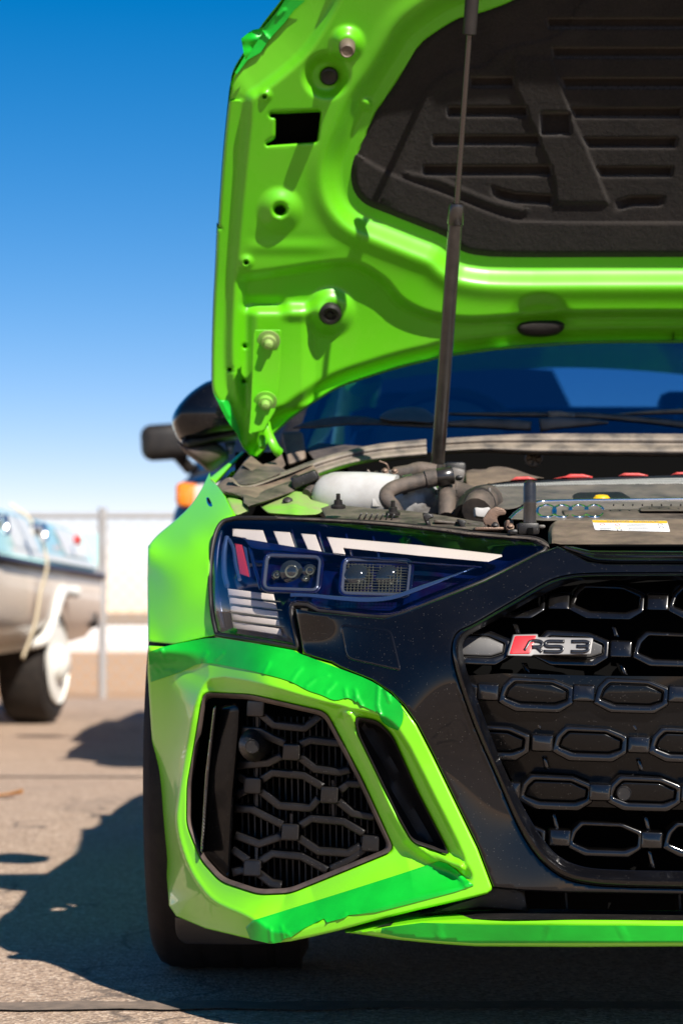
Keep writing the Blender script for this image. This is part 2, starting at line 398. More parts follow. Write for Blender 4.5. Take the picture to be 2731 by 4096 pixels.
st_ = noise(nt, pos, 0.45, 7, 0.7); c3 = mixc(nt, ramp(nt, st_, [(0.52, 0.0), (0.66, 0.4)]), c3, (0.16, 0.12, 0.095))
nt.links.new(c3, b.inputs['Base Color']); b.inputs['Roughness'].default_value = 0.85
ds = node(nt, 'ShaderNodeMath', operation='ADD'); nt.links.new(v1.outputs['Distance'], ds.inputs[0]); nt.links.new(fine, ds.inputs[1])
bump(nt, b, ds.outputs[0], 0.55, 0.006)
M['asphalt'] = m
M['tar'] = mat('tar_seam', (0.10, 0.078, 0.062), 0.8, dust=(0.26, 0.19, 0.14), dust_amt=0.8, dust_scale=30, grain=0.5, grain_scale=200)
M['dirt'] = mat('orange_dirt', (0.42, 0.24, 0.12), 0.95, dust=(0.50, 0.33, 0.2), dust_amt=0.8, dust_scale=0.8)
M['far'] = mat('far_ground', (0.30, 0.22, 0.15), 0.95)
sheet('far_ground', -2500, 2500, -60, 4500, -0.03, M['far'])
sheet('asphalt_ground', -30, 30, -12, 18.4, 0.0, M['asphalt'])
sheet('dirt_ground', -120, 120, 18.4, 75, -0.008, M['dirt'])
def seam(y, wd, amp, seed):
    rng = random.Random(seed); n = 160; xs = np.linspace(-6, 6, n); a = []; c = []
    for x in xs:
        off = 0.012*math.sin(x*1.7+seed)+0.5*amp*(rng.random()-.5)
        a.append((x, y+off-wd/2+amp*(rng.random()-.5), .004)); c.append((x, y+off+wd/2+amp*(rng.random()-.5), .004))
    o = mkobj('joint_seam', a+c, [(i, i+1, n+i+1, n+i) for i in range(n-1)], M['tar'], None, False); o['kind'] = 'structure'; return o
seam(3.70, .075, .020, 1); seam(9.15, .06, .01, 5)
# dry leaf on the asphalt
lf = W(25, 3195, 8.0); lx, ly = -1.12, 8.05
M['leaf'] = mat('dry_leaf', (0.45, 0.2, 0.05), 0.7)
lv = []; lfs = []
for i in range(9):
    t = i/8; w_ = .028*math.sin(math.pi*t)**.8+.001
    lv += [(lx-.05+.1*t, ly-w_, .012+.02*t*t), (lx-.05+.1*t, ly, .006+.012*t*t), (lx-.05+.1*t, ly+w_, .014+.02*t*t)]
    if i: lfs += [(3*i-3, 3*i-2, 3*i+1, 3*i), (3*i-2, 3*i-1, 3*i+2, 3*i+1)]
tag(mkobj('dry_leaf', lv, lfs, M['leaf'], None), 'small orange dry leaf lying on the sunlit pavement', 'leaf')
# far white wall behind the fence
M['whitewall'] = mat('white_concrete', (0.80, 0.79, 0.77), 0.8)
tag(box('low_wall', (0, 46.3, .24), (90, .35, .50), M['whitewall'], None, .02), 'long low white concrete wall beyond the fence', 'wall')
# far low brown ridge
rv = []; rf = []
rng = random.Random(3); n = 120
for i in range(n):
    x = -900+1800*i/(n-1); h = 2.2+1.4*math.sin(i*.37)+.8*rng.random()
    rv += [(x, 1000, -1), (x, 1015, max(.6, h)), (x, 1060, -1)]
    if i: rf += [(3*i-3, 3*i, 3*i+1, 3*i-2), (3*i-2, 3*i+1, 3*i+2, 3*i-1)]
rg = mkobj('hills', rv, rf, M['far']); rg['kind'] = 'structure'
# chain link fence
M['galv'] = mat('galvanised_steel', (0.42, 0.42, 0.42), 0.5, metal=0.35, dust=(0.33, 0.28, 0.22), dust_amt=0.5, dust_scale=6)
FY = 18.7; FT = 1.42
fence = thing('chain_link_fence', 'galvanised chain link fence with round posts along the pavement edge', 'fence', (0, FY, 0))
FX = W(410, 2482, FY)[0]
for i in range(-4, 5):
    x = FX+2.6*i
    if -9 < x < 9: tube('fence_post', [(x, FY, -.05), (x, FY, FT+.06)], .032, M['galv'], fence, 10)
tube('top_rail', [(-10, FY, FT), (10, FY, FT)], .021, M['galv'], fence, 8)
wv = []; wf = []; sp = .058; rr = .0021; zig = int((FT-.06)/sp)
for i in range(int(13/sp)):
    pr = [(-7.5+sp*i+(sp if (k+i) % 2 else 0), .05+k*sp) for k in range(zig+1)]
    for (xa, za), (xb, zb) in zip(pr[:-1], pr[1:]):
        o = len(wv); dx, dz = xb-xa, zb-za; L = math.hypot(dx, dz); nx, nz = -dz/L*rr, dx/L*rr
        wv += [(xa+nx, FY-rr, za+nz), (xa-nx, FY-rr, za-nz), (xa, FY+rr, za), (xb+nx, FY-rr, zb+nz), (xb-nx, FY-rr, zb-nz), (xb, FY+rr, zb)]
        wf += [(o, o+3, o+4, o+1), (o+1, o+4, o+5, o+2), (o+2, o+5, o+3, o)]
wm = mkobj('wire_mesh', wv, wf, M['galv'], fence, False); wm['kind'] = 'stuff'

# ------------------------------------------------------------------ the car
XC = 0.608
CAR = thing('parked_car', 'bright lime green car with black grille, its hood propped open in the sun', 'car', (XC, 5.4, 0))
# depth fields (metres from the camera) of the front end
FDF = tps([(600, 2600, 3.70), (600, 2700, 3.695), (600, 3000, 3.72), (620, 3250, 3.705), (650, 3500, 3.67), (680, 3640, 3.63), (740, 3690, 3.60),
    (839, 2712, 3.62), (750, 2984, 3.66), (710, 3250, 3.665), (768, 3493, 3.62), (875, 3618, 3.54),
    (815, 2560, 3.66), (1054, 2736, 3.46), (1000, 2580, 3.54), (1185, 2605, 3.47), (1286, 2800, 3.385), (1325, 2655, 3.42), (1486, 2726, 3.36), (1590, 2870, 3.325),
    (1731, 3026, 3.31), (1900, 3380, 3.285), (1965, 3550, 3.275), (1750, 3180, 3.305),
    (1009, 3671, 3.46), (1300, 3720, 3.375), (1600, 3630, 3.315), (1100, 3765, 3.43),
    (1231, 2445, 3.45), (1537, 2470, 3.385), (1933, 2330, 3.365), (2190, 2195, 3.375), (2300, 2230, 3.36), (2731, 2230, 3.33),
    (1808, 2583, 3.30), (2260, 3514, 3.25), (2731, 3560, 3.235), (2731, 2900, 3.25), (2731, 2300, 3.31), (2100, 3300, 3.27),
    (3150, 2300, 3.30), (3150, 3560, 3.23), (3150, 2900, 3.245)], 0.001)
CREASE = spline(C(500, 2600, 1400/1568, [(372, 40), (376, 126), (330, 200), (280, 430), (240, 680), (232, 760), (250, 870), (300, 1000), (370, 1100), (420, 1140), (570, 1205), (660, 1262)]), 4)
SIL = [(592, 2584), (590, 2689), (607, 2957), (634, 3225), (661, 3439), (670, 3546), (676, 3625), (705, 3667), (821, 3716), (991, 3756), (1080, 3777)]
def FD0(u, v):
    """front form plus the flank that turns away behind the corner crease"""
    u = np.asarray(u, float); v = np.asarray(v, float); q = np.stack([u.ravel(), v.ravel()], -1); d = FDF(q[:, 0], q[:, 1])
    m = (q[:, 0] < 1120) & (q[:, 1] > 2560)
    if m.any():
        p = q[m]; dc, sg = pdist(p, CREASE, False); ds = pdist(p, SIL, False)[0]; w = sstep((p[:, 1]-2600)/80)*(1-sstep((p[:, 0]-760)/300))
        E = np.interp(p[:, 1], [2600, 2700, 2950, 3225, 3440, 3560, 3680, 3780], [.05, .075, .12, .175, .20, .19, .12, .04])
        d[m] += np.where(sg > 0, w*E*dc/(dc+ds+1e-6)*sstep(dc/9), 0)
    return d.reshape(u.shape)
HL = tps([(885, 2089, 3.74), (943, 2067, 3.74), (1131, 2070, 3.68), (1539, 2090, 3.57), (1928, 2135, 3.48), (2180, 2180, 3.41), (850, 2300, 3.70),
    (866, 2504, 3.66), (879, 2542, 3.65), (1185, 2596, 3.475), (1172, 2421, 3.49), (1537, 2461, 3.40), (1933, 2321, 3.38), (1300, 2250, 3.52), (1650, 2250, 3.455), (930, 2450, 3.59), (940, 2300, 3.615), (1100, 2500, 3.505)], 0.0002)
FEN = tps([(592, 2185, 3.865), (592, 2300, 3.835), (589, 2420, 3.815), (592, 2568, 3.780), (650, 2300, 3.790), (650, 2450, 3.770), (650, 2568, 3.760), (720, 2280, 3.755), (720, 2400, 3.738), (720, 2568, 3.724), (815, 2548, 3.690), (866, 2542, 3.672), (850, 2459, 3.682), (841, 2319, 3.705), (800, 2400, 3.707),
    (850, 2159, 3.748), (885, 2083, 3.785), (943, 2060, 3.79), (902, 1986, 3.93), (866, 1940, 4.06), (838, 1900, 4.20), (779, 1935, 4.13), (754, 2037, 3.96), (626, 2144, 3.91),
    (760, 2150, 3.800), (690, 2170, 3.835)], 0.0006)
INTAKE = rounded(cJ((350, 190), (560, 200), (900, 278), (1060, 580), (1205, 900), (740, 1090), (600, 1096), (430, 1040), (340, 940), (278, 780), (280, 600), (320, 380)), 34, 5)
VENT = rounded(cJ((1028, 298), (1130, 318), (1195, 385), (1310, 640), (1455, 922), (1290, 865), (1230, 760), (1040, 370)), 26, 4)
CREST = cJ((380, 126), (620, 150), (880, 222), (1040, 260), (1150, 290), (1225, 345), (1400, 665), (1530, 935), (1560, 1040), (1300, 1115), (1000, 1200), (760, 1268), (660, 1268), (570, 1205), (420, 1140), (370, 1100), (300, 1000), (250, 870), (233, 760), (240, 680), (280, 430), (330, 200))
CREST_S = spline(CREST, 3, True)
RIDGE = cJ((1000, 290), (1040, 375), (1110, 520), (1200, 720), (1270, 840), (1330, 890), (1410, 940), (1500, 975))
def FD(u, v):
    """bumper skin: base form plus the funnel round both intakes"""
    u = np.asarray(u, float); v = np.asarray(v, float); q = np.stack([u.ravel(), v.ravel()], -1); d = FD0(q[:, 0], q[:, 1])
    ins = inside(q, CREST_S)
    if ins.any():
        p = q[ins]; dc = pdist(p, CREST_S)[0]; dh = np.minimum(pdist(p, INTAKE)[0], pdist(p, VENT)[0])
        t = dc/(dc+dh+1e-6); r = pdist(p, RIDGE, False)[0]
        cx, cy = 1150., 3170.; nx, ny = (p[:, 0]-cx)/420, (p[:, 1]-cy)/420; nl = np.hypot(nx, ny)+1e-6; nx /= nl; ny /= nl
        fk = .60+.55*sstep(-ny*1.6-.3)+.25*sstep(nx*1.5)-.28*sstep((-nx-.25)*2.2)
        amp = np.minimum(.042, fk*(dc+dh)*.00037)
        d[ins] += amp*np.sin(np.clip(t, 0, 1)*math.pi/2)*sstep(dc/18) - .020*np.exp(-(r/26)**2)*np.clip(dc/30, 0, 1)
    return d.reshape(u.shape)
def off(f, k): return lambda u, v: f(u, v)+k

BUMPER = [(592, 2584), (694, 2590), (815, 2561), (870, 2552), (1000, 2572), (1185, 2604), (1207, 2622), (1325, 2655), (1359, 2674), (1486, 2726), (1563, 2778),
    (1614, 2828), (1665, 2898), (1731, 3026), (1814, 3197), (1910, 3395), (1967, 3546), (1968, 3560), (1950, 3577), (1900, 3590), (1661, 3645), (1482, 3689), (1357, 3724), (1259, 3747), (1161, 3768),
    (1080, 3777), (991, 3756), (821, 3716), (705, 3667), (676, 3625), (670, 3546), (661, 3439), (634, 3225), (607, 2957), (590, 2689)]
bumper = panel('front_bumper', BUMPER, FD, M['green_bumper'], CAR, step=8, holes=(INTAKE, VENT), thick=.03, rnd=10, rnd_d=.008, sharp=75)
fender_out = spline([(592, 2568), (589, 2319), (592, 2185)], 4)+spline([(592, 2185), (626, 2144), (690, 2090), (754, 2030), (800, 1965), (838, 1890)], 4)+[(842, 1918), (866, 1940), (902, 1986), (925, 2030), (943, 2062)]+spline([(943, 2062), (900, 2078), (870, 2115), (850, 2170), (838, 2319), (846, 2459), (868, 2544)], 4)+[(815, 2551), (694, 2579)]
fender = panel('fender', fender_out, FEN, M['green'], CAR, step=12, thick=.02, rnd=7, rnd_d=.005)
# fender top rail running back to the windscreen pillar
panel('fender_rail', spline(cE((545, 905), (640, 830), (800, 690)), 4)+spline(cE((812, 705), (720, 800), (590, 945)), 4), tps([(838, 1914, 4.22), (968, 1805, 4.48), (862, 1935, 4.20), (974, 1812, 4.46), (900, 1880, 4.33)]), M['green'], CAR, step=10, thick=.03, rnd=8, rnd_d=.008)
# gloss black bumper mask
GOUT = spline(cI((1100, 148), (1000, 150), (860, 160), (740, 192), (500, 325), (250, 470), (152, 522), (122, 600), (140, 740), (260, 1100), (400, 1420), (560, 1780), (680, 1950), (830, 2060), (1000, 2100), (1250, 2115)), 5)
GIN = spline(cI((1100, 190), (1000, 190), (900, 196), (720, 265), (500, 385), (290, 500), (208, 552), (187, 640), (300, 1000), (460, 1400), (560, 1600), (700, 1830), (800, 1930), (950, 1990), (1250, 2012)), 5)
UC = U0+XC*FPX/3.25
def gtop(v): return [(UC, v)]
MASK = [(1182, 2436), (1250, 2448), (1400, 2462), (1537, 2474), (1614, 2452), (1933, 2326), (2156, 2212), (2230, 2186), (2300, 2220), (2350, 2246), (2420, 2256), (UC, 2258), (UC, 2290)]+GOUT+[(UC, 3560), (UC, 3585), (2731, 3580), (2273, 3573), (2101, 3566), (1969, 3553), (1969, 3546), (1912, 3393), (1816, 3195), (1733, 3023), (1667, 2895), (1616, 2825), (1565, 2774), (1488, 2722), (1361, 2670), (1327, 2651), (1211, 2616)]
mask = panel('bumper_mask', MASK, FD0, M['gloss_black'], CAR, step=13, thick=.03, rnd=9, rnd_d=.006, mirror=XC)
# washer cover: a proud thin plate with a shut line
WASH = rounded(cH((203, 938), (520, 975), (578, 1215), (570, 1224), (245, 1150)), 26, 4)
panel('washer_cover', WASH, off(FD0, -.0022), M['gloss_black'], mask, step=14, thick=.004, rnd=6, rnd_d=.0025)
_w = dens(WASH, 12); tube('washer_shut_line', W(_w[:, 0], _w[:, 1], FD0(_w[:, 0], _w[:, 1])+.0006), .0016, M['grille_black'], mask, 6, closed=True)
# grille frame: chamfered gloss ring
def ringband(name, A, B, da, db, m, parent, mid=None, thick=.02, mirror=None):
    n = 140
    def res(L):
        P = np.array(L, float); s = np.r_[0, np.cumsum(np.linalg.norm(np.diff(P, axis=0), axis=1))]; t = np.linspace(0, s[-1], n)
        return np.stack([np.interp(t, s, P[:, 0]), np.interp(t, s, P[:, 1])], -1)
    a = res(A); c = res(B); rows = []
    prof = [(0, da+.012), (.0, da), (.12, da-.004), (.35, da-.006), (.65, da+.3*(db-da)-.004), (.9, db-.002), (1, db), (1, db+thick)]
    for t, dd in prof:
        q = a*(1-t)+c*t; rows.append(W(q[:, 0], q[:, 1], FD0(q[:, 0], q[:, 1])+dd))
    verts = [p for r in rows for p in r]; faces = [(i*n+j, i*n+j+1, (i+1)*n+j+1, (i+1)*n+j) for i in range(len(rows)-1) for j in range(n-1)]
    if mirror is not None:
        k = len(verts); verts += [np.array((2*mirror-p[0], p[1], p[2])) for p in verts]; faces += [tuple(reversed([i+k for i in f])) for f in faces]
    return mkobj(name, verts, faces, m, parent, True, 40)
GOUT2 = [(UC, 2288)]+GOUT+[(UC, 3558)]; GIN2 = [(UC, 2321)]+GIN+[(UC, 3490)]
gframe = ringband('grille_frame', GOUT2, GIN2, -.004, .016, M['gloss_black'], CAR, mirror=XC, thick=.05)
# ------------------------------------------------------------------ hood
HD, HZ, HT = 4.47, CAMH+(VH-1745)/FPX*4.47, math.tan(math.radians(56))
def hood_base(u, v):
    k = (np.asarray(v, float)-VH)/FPX; d = (HD-(CAMH-HZ)/HT)/(1-k/HT)
    x = (np.asarray(u, float)-U0)*d/FPX; d = d-.026*np.clip((1150-np.asarray(v, float))/1150, 0, 2)**2-.055*np.clip((np.asarray(v, float)-1080)/600, 0, 1.3)**2; return d+.05*(1-np.clip((x-XC)/.78, -1.2, 1.2)**2)-.02
HOODL = spline(cA((760, -420), (650, -180), (560, 0), (430, 170), (310, 350), (250, 450), (230, 510), (190, 850), (165, 1150), (140, 1568)), 3)[:-1]+spline(cC((140, 0), (130, 250), (115, 550), (107, 900), (112, 1040), (150, 1120), (200, 1220), (260, 1310), (295, 1385), (350, 1452)), 3)
UCH = UCT = 3060
HOODR = spline(cC((390, 1460), (430, 1420), (480, 1330), (560, 1250), (660, 1170), (780, 1090), (900, 1020), (1100, 950), (1300, 890), (1540, 835)), 3)[:-1]+spline(cD((50, 672), (400, 625), (700, 600), (1000, 583), (1568, 579)), 3)+[(UCH, 1369)]
HOOD_OUT = HOODL+HOODR+[(UCT, -330), (2000, -330), (1400, -300)]
PADL = cB((1700, -200), (900, -190), (440, 0), (300, 50), (150, 90), (0, 180))+cA((1400, 250), (1300, 400), (1200, 560), (1110, 690), (1040, 850), (985, 980), (965, 1060), (970, 1160), (1000, 1230), (1060, 1290), (1200, 1350), (1400, 1430), (1568, 1500))+cD((180, 20), (300, 48), (480, 58), (1000, 58))+[(UCH, 1036)]
PAD = spline(PADL, 3)
PAD_OUT = PAD+[(UCT+20, -128)]
GRV = spline([(1380, -160), (1328, 0), (1265, 115), (1188, 217), (1035, 344), (985, 380), (971, 510), (939, 829), (908, 1219), (901, 1410), (912, 1538), (960, 1680), (1010, 1800)], 4)
BAND = spline([(900, 1100), (958, 1090), (1100, 1072), (1290, 1043), (1418, 1040), (1545, 1112), (1610, 1187), (1700, 1236), (1846, 1262), (2018, 1256), (2177, 1242), (2369, 1238), (UCH, 1238)], 4)
REAR = HOODR
def bumpf(q, cu, cv, r, h, flat=.35):
    s = np.hypot(q[:, 0]-cu, q[:, 1]-cv)/r; return h*(1-sstep((s-flat)/(1-flat)))
def boxf(q, cu, cv, a, b2, soft, h):
    dx = sstep((a-np.abs(q[:, 0]-cu))/soft+.5); dy = sstep((b2-np.abs(q[:, 1]-cv))/soft+.5); return h*dx*dy
def hood_relief(q):
    h = np.zeros(len(q))
    dg, sg = pdist(q, GRV, False); s = -dg*sg      # positive on the inside (right) of the hem groove
    up = q[:, 1] < 400
    h += np.where(s > -1e9, .018*sstep((s+10)/48), 0)-np.where((s < 0) & up, np.clip(-s/150, 0, 1)*.030, 0)
    dp, _ = pdist(q, PAD, False); ins = inside(q, PAD_OUT); sp_ = np.where(ins, -dp, dp)
    h += np.where(sp_ < 150, .030*(sstep((sp_-22)/95)-1), 0)
    h += .006*np.exp(-((sp_-118)/40)**2)
    h -= .05*sstep((-sp_-14)/20)
    db, sb = pdist(q, BAND, False); below = db*sb
    w = sstep((q[:, 0]-930)/60)
    h -= .020*sstep((below+4)/46)*w
    dr, _ = pdist(q, REAR, False); h -= .020*(1-sstep((dr-22)/48))
    # mounts, domes and the raised hinge land
    h += bumpf(q, 1388, 170, 78, .020, .3)
    h -= bumpf(q, 1305, 300, 105, .022, .45)
    h += bumpf(q, 1120, 838, 100, .016, .30)-bumpf(q, 1120, 838, 38, .006, .5)
    h += bumpf(q, 1062, 380, 30, .007, .2)+bumpf(q, 985, 1047, 34, .008, .2)
    h += bumpf(q, 1322, 1245, 108, .020, .42)+boxf(q, 1232, 1245, 90, 26, 55, .008)
    h += boxf(q, 1118, 1440, 116, 205, 62, .016)
    h += boxf(q, 1050, 1215, 80, 18, 50, -.010)
    h -= bumpf(q, 2160, 1312, 150, .010, .55)*(np.abs(q[:, 1]-1312) < 150)
    h += bumpf(q, 1465, 412, 34, .012, .1)
    h += .0018*np.sin(q[:, 1]/17.0)*np.exp(-((q[:, 1]-985)/45)**2)*sstep((1400-q[:, 0])/200)*sstep((q[:, 0]-960)/80)
    return h
def HU(u, v):
    q = np.stack([np.ravel(u), np.ravel(v)], -1).astype(float); return (hood_base(q[:, 0], q[:, 1])-hood_relief(q)).reshape(np.shape(u))
CUT = rounded(cA((470, 705), (790, 690), (765, 888), (450, 910), (448, 892), (503, 858), (508, 735), (472, 730)), 12, 3)
def circ(cu, cv, r, n=20, ry=None): return [(cu+r*math.cos(2*math.pi*i/n), cv+(ry or r)*math.sin(2*math.pi*i/n)) for i in range(n)]
HOLES = [CUT, circ(1120, 837, 22, 16, 19), circ(1316, 303, 31, 20), circ(1058, 385, 7, 10), circ(984, 1049, 8, 10), circ(919, 1477, 7, 8), circ(978, 1384, 6, 8), circ(974, 1524, 6, 8)]
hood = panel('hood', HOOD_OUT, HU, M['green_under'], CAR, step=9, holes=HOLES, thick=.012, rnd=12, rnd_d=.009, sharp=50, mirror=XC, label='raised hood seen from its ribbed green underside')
# outer skin of the hood behind the inner frame
def hood_skin(u, v): return hood_base(u, v)+.050
skin_out = [(u+2, v) for u, v in HOODL]+HOODR+[(UCT, -330), (2000, -330), (1400, -300)]
hskin = panel('hood_skin', skin_out, lambda u, v: hood_base(u, v)+.046, M['green'], hood, step=40, seg=20, thick=-.036, mirror=XC)
panel('cutout_shade', [(1040, 420), (1310, 420), (1310, 600), (1040, 600)], lambda u, v: hood_base(u, v)+.040, M['dark'], hood, step=None, thick=.002)  # black sheet added so the inside of the hood cutout looks shaded
# insulation pad with louvred ribs
RL = np.array(cB((700, 100), (750, 380), (820, 560), (880, 740), (970, 930), (1040, 1100), (1110, 1270)))
RR = np.array(cB((1700, 100), (1600, 560), (1560, 740), (1530, 930), (1505, 1100), (1480, 1290)))
LL = np.array(cB((215, 480), (190, 550), (75, 735), (-15, 915), (-70, 1105), (-60, 1130)))
LR = np.array(cB((500, 480), (515, 550), (600, 735), (680, 920), (755, 1105), (772, 1290)))
def slat(v, lines, groove=42, lip=14, depth=.017):
    h = np.zeros_like(v)
    for y in lines:
        t = v-y      # lip centre at y
        h -= depth*sstep((t+groove+6)/9)*(1-sstep((t+lip)/ (lip*1.2)))
    return h
def padfn(u, v):
    q = np.stack([np.ravel(u), np.ravel(v)], -1).astype(float); uu, vv = q[:, 0], q[:, 1]
    d = hood_base(uu, vv)+.020
    dp, _ = pdist(q, PAD, False); d = d-.010*sstep((dp-2)/34)
    x = lambda L, k: np.interp(vv, L[:, 1], L[:, 0])
    r1 = sstep((uu-x(RL, 0))/16)*sstep((x(RR, 0)-uu)/16)
    h = r1*slat(vv, [y*K1 for y in (180, 365, 555, 742, 930, 1112)])
    b1 = sstep((uu-x(RL, 0)-10)/60)*sstep((x(RR, 0)-uu-10)/60)
    h += b1*slat(vv-22*(1-sstep((uu-x(RL, 0))/110)), [1297*K1])
    for y, xl, xr in ((550, 225, 515), (735, 85, 600), (915, -10, 680), (1105, -70, 752)):
        xl = 1731+K1*xl; xr = 1731+K1*xr
        h += sstep((uu-xl)/14)*sstep((xr-uu)/14)*slat(vv, [y*K1])
    cv = np.interp(uu, [1960, 2000, 2060, 2230], [782, 800, 815, 825]); h += sstep((uu-1955)/50)*sstep((2218-uu)/22)*slat(vv-(cv-825), [1293*K1])
    h += .0045*sstep((uu-x(LR, 0)+2)/12)*sstep((x(RL, 0)-uu+2)/12)*sstep((vv-215)/30)*(1-sstep((vv-800)/24))
    # square recess, long swage line along the lower border, upper border step
    h += -boxf(q, 1731+K1*770, K1*775, 58, 44, 16, .016)
    st = spline(cB((-420, 1000), (-260, 1090), (0, 1190), (130, 1240), (350, 1330), (500, 1378), (700, 1388), (1568, 1393), (2400, 1393)), 4)
    ds_, ss_ = pdist(q, st, False); h += .007*sstep((ds_*ss_+5)/12)
    st2 = spline(cB((-130, 1080), (60, 1115), (200, 1180), (350, 1240), (440, 1270), (560, 1296)), 4)
    ds2, ss2 = pdist(q, st2, False); h += .005*sstep((ds2*ss2+5)/12)*(ds2 < 45)*(1-sstep((ds2-14)/30))
    st3 = spline(cB((-300, 1200), (-40, 560), (120, 440), (330, 400), (400, 330), (560, 270), (720, 240), (820, 180), (900, 60)), 4)
    ds3, ss3 = pdist(q, st3, False); h += .004*sstep((ds3*ss3+6)/14)*(1-sstep((ds3-20)/60))
    return (d-h).reshape(np.shape(u))
m_, nt_, b_ = newmat('insulation_felt'); ps = texco(nt_)
b_.inputs['Roughness'].default_value = 0.95; b_.inputs['Specular IOR Level'].default_value = 0.15
b_.inputs['Sheen Weight'].default_value = 0.15
f1 = noise(nt_, ps, 260, 5, .7); f2 = noise(nt_, ps, 14, 5)
nt_.links.new(mixc(nt_, ramp(nt_, f2, [(0.35, 0.0), (0.75, 0.5)]), mixc(nt_, ramp(nt_, f1, [(.35, 0.0), (.75, 1.0)]), (0.009, 0.008, 0.0075), (0.026, 0.022, 0.0195)), (0.030, 0.025, 0.021)), b_.inputs['Base Color'])
f3 = noise(nt_, ps, 90, 6, .7); bump(nt_, b_, f3, .5, .004)
M['felt'] = m_
ex = []
for y in [K1*y for y in (180, 365, 555, 742, 930, 1112, 1297, 550, 735, 915, 1105, 1293)]:
    for o_ in (-56, -52, -48, -44, -40, -18, -14, -10, -6, -2, 2, 6):
        ex += [(uu, y+o_) for uu in np.arange(1660, 2760, 13)]
ex = np.array(ex); ex = ex[inside(ex, PAD_OUT)]; ex = ex[pdist(ex, PAD_OUT)[0] > 24]
pad = panel('insulation_pad', PAD_OUT, padfn, M['felt'], hood, step=8, thick=.012, rnd=10, rnd_d=.006, sharp=60, mirror=XC, extra=ex, label='black felt insulation pad with moulded horizontal ribs')
# ------------------------------------------------------------------ headlight
m, nt, b = newmat('headlight_housing'); ps = texco(nt)
hn = noise(nt, ps, 11, 3)
nt.links.new(ramp(nt, hn, [(0.25, (0.001, 0.0025, 0.014)), (0.45, (0.0015, 0.006, 0.035)), (0.55, (0.008, 0.0015, 0.016)), (0.65, (0.001, 0.009, 0.014)), (0.8, (0.001, 0.003, 0.02))]), b.inputs['Base Color'])
b.inputs['Roughness'].default_value = .28; b.inputs['Coat Weight'].default_value = .8; b.inputs['Coat Tint'].default_value = (.5, .65, 1, 1)
M['housing'] = m
M['optic'] = mat('optic_glass', (0.025, 0.028, 0.022), 0.06, coat=1.0, metal=0.4)
M['optic_line'] = mat('optic_lines', (0.16, 0.155, 0.10), 0.3, metal=0.5)
M['blue_trim'] = mat('blue_grey_trim', (0.05, 0.09, 0.19), 0.3, metal=0.6, coat=0.5)
LENS = spline(cG((478, 842), (452, 720), (438, 500), (452, 300), (480, 190), (515, 138), (560, 118)), 3)[:-1]+spline(cG((600, 112), (760, 112), (900, 116)), 3)[:-1]+spline(cM((0, 662), (320, 675), (640, 694), (1000, 730), (1250, 764)), 3)[:-1]+spline(cH((1000, 362), (1300, 385), (1440, 402), (1490, 430), (1505, 452)), 3)[:-1]+spline(cH((1480, 478), (1400, 520), (1100, 668), (800, 790), (620, 862), (540, 888), (430, 892), (200, 868), (0, 848)), 3)[:-1]+cG((1050, 662), (985, 655))+spline(cG((962, 660), (950, 690), (960, 760), (990, 915)), 3)+cG((984, 930))+spline(cG((900, 915), (700, 880), (505, 850)), 3)
hl = panel('headlight', LENS, off(HL, .012), M['rubber'], CAR, step=40, seg=14, thick=.06, rnd=0, holes=([(x, y) for x, y in LENS],) if False else (), label='slanted headlight with white light strips behind a clear lens') if False else None
# housing bowl is the headlight itself, other pieces are its parts
def bowl(u, v):
    q = np.stack([np.ravel(u), np.ravel(v)], -1).astype(float); dd = pdist(q, LENS)[0]
    r = (.062+.07*np.exp(-(((q[:, 0]-1060)/150)**2+((q[:, 1]-2470)/110)**2)))*sstep(dd/26); r -= .018*np.exp(-((q[:, 1]-(2245+.02*(q[:, 0]-1000)))/14)**2)*sstep((dd-40)/60)
    return (HL(q[:, 0], q[:, 1])+.006+r).reshape(np.shape(u))
hl = panel('headlight', LENS, bowl, M['housing'], CAR, step=11, thick=.05, sharp=60, label='headlight with white light strips behind a clear lens')
panel('lens', LENS, HL, M['lensglass'], hl, step=22, seg=14, thick=0.0, rnd=26, rnd_d=.012)
def offset_poly(P, r):
    P = np.array(P, float); t = np.roll(P, -1, 0)-np.roll(P, 1, 0); t /= np.linalg.norm(t, axis=1)[:, None]+1e-9
    n = np.stack([t[:, 1], -t[:, 0]], -1); A = P+n*r
    ar = lambda Q: abs(np.sum(Q[:, 0]*np.roll(Q[:, 1], -1)-np.roll(Q[:, 0], -1)*Q[:, 1]))
    if (ar(A) > ar(P)) != (r > 0): A = P-n*r
    return [tuple(p) for p in A]
def rim_tube(name, outline, dfn, rad, m, parent, step=16, k=0.0, **kw):
    L = dens(outline, step); d = dfn(L[:, 0], L[:, 1])+k; return tube(name, W(L[:, 0], L[:, 1], d), rad, m, parent, 8, closed=True, **kw)
rim_tube('lens_rim', LENS, HL, .0032, M['rubber'], hl, k=.004)
def bars(name, polys, dd, m, thick=.012, rnd=4, rnd_d=.002, parent=None, step=None):
    for p in polys: panel(name, p, off(HL, dd), m, parent or hl, step=step, seg=12, thick=thick, rnd=rnd, rnd_d=rnd_d, sharp=40)
DR = [cG((580, 180), (770, 190), (806, 292), (700, 288), (662, 240), (580, 226)), cG((835, 195), (940, 203), (975, 308), (878, 300)), cG((1008, 210), (1100, 218), (1140, 325), (1055, 318)),
      cH((118, 388), (700, 440), (1215, 500), (1218, 512), (1130, 546), (700, 508), (222, 458), (236, 498), (160, 490))]
bars('daytime_light', DR, .022, M['drl'])
LB = []
for i in range(5):
    x, y = 548+8*i, 556+52*i; LB.append(cG((x, y), (x+290+3*i, y+36+2*i), (x+299+3*i, y+80+2*i), (x+7, y+42)))
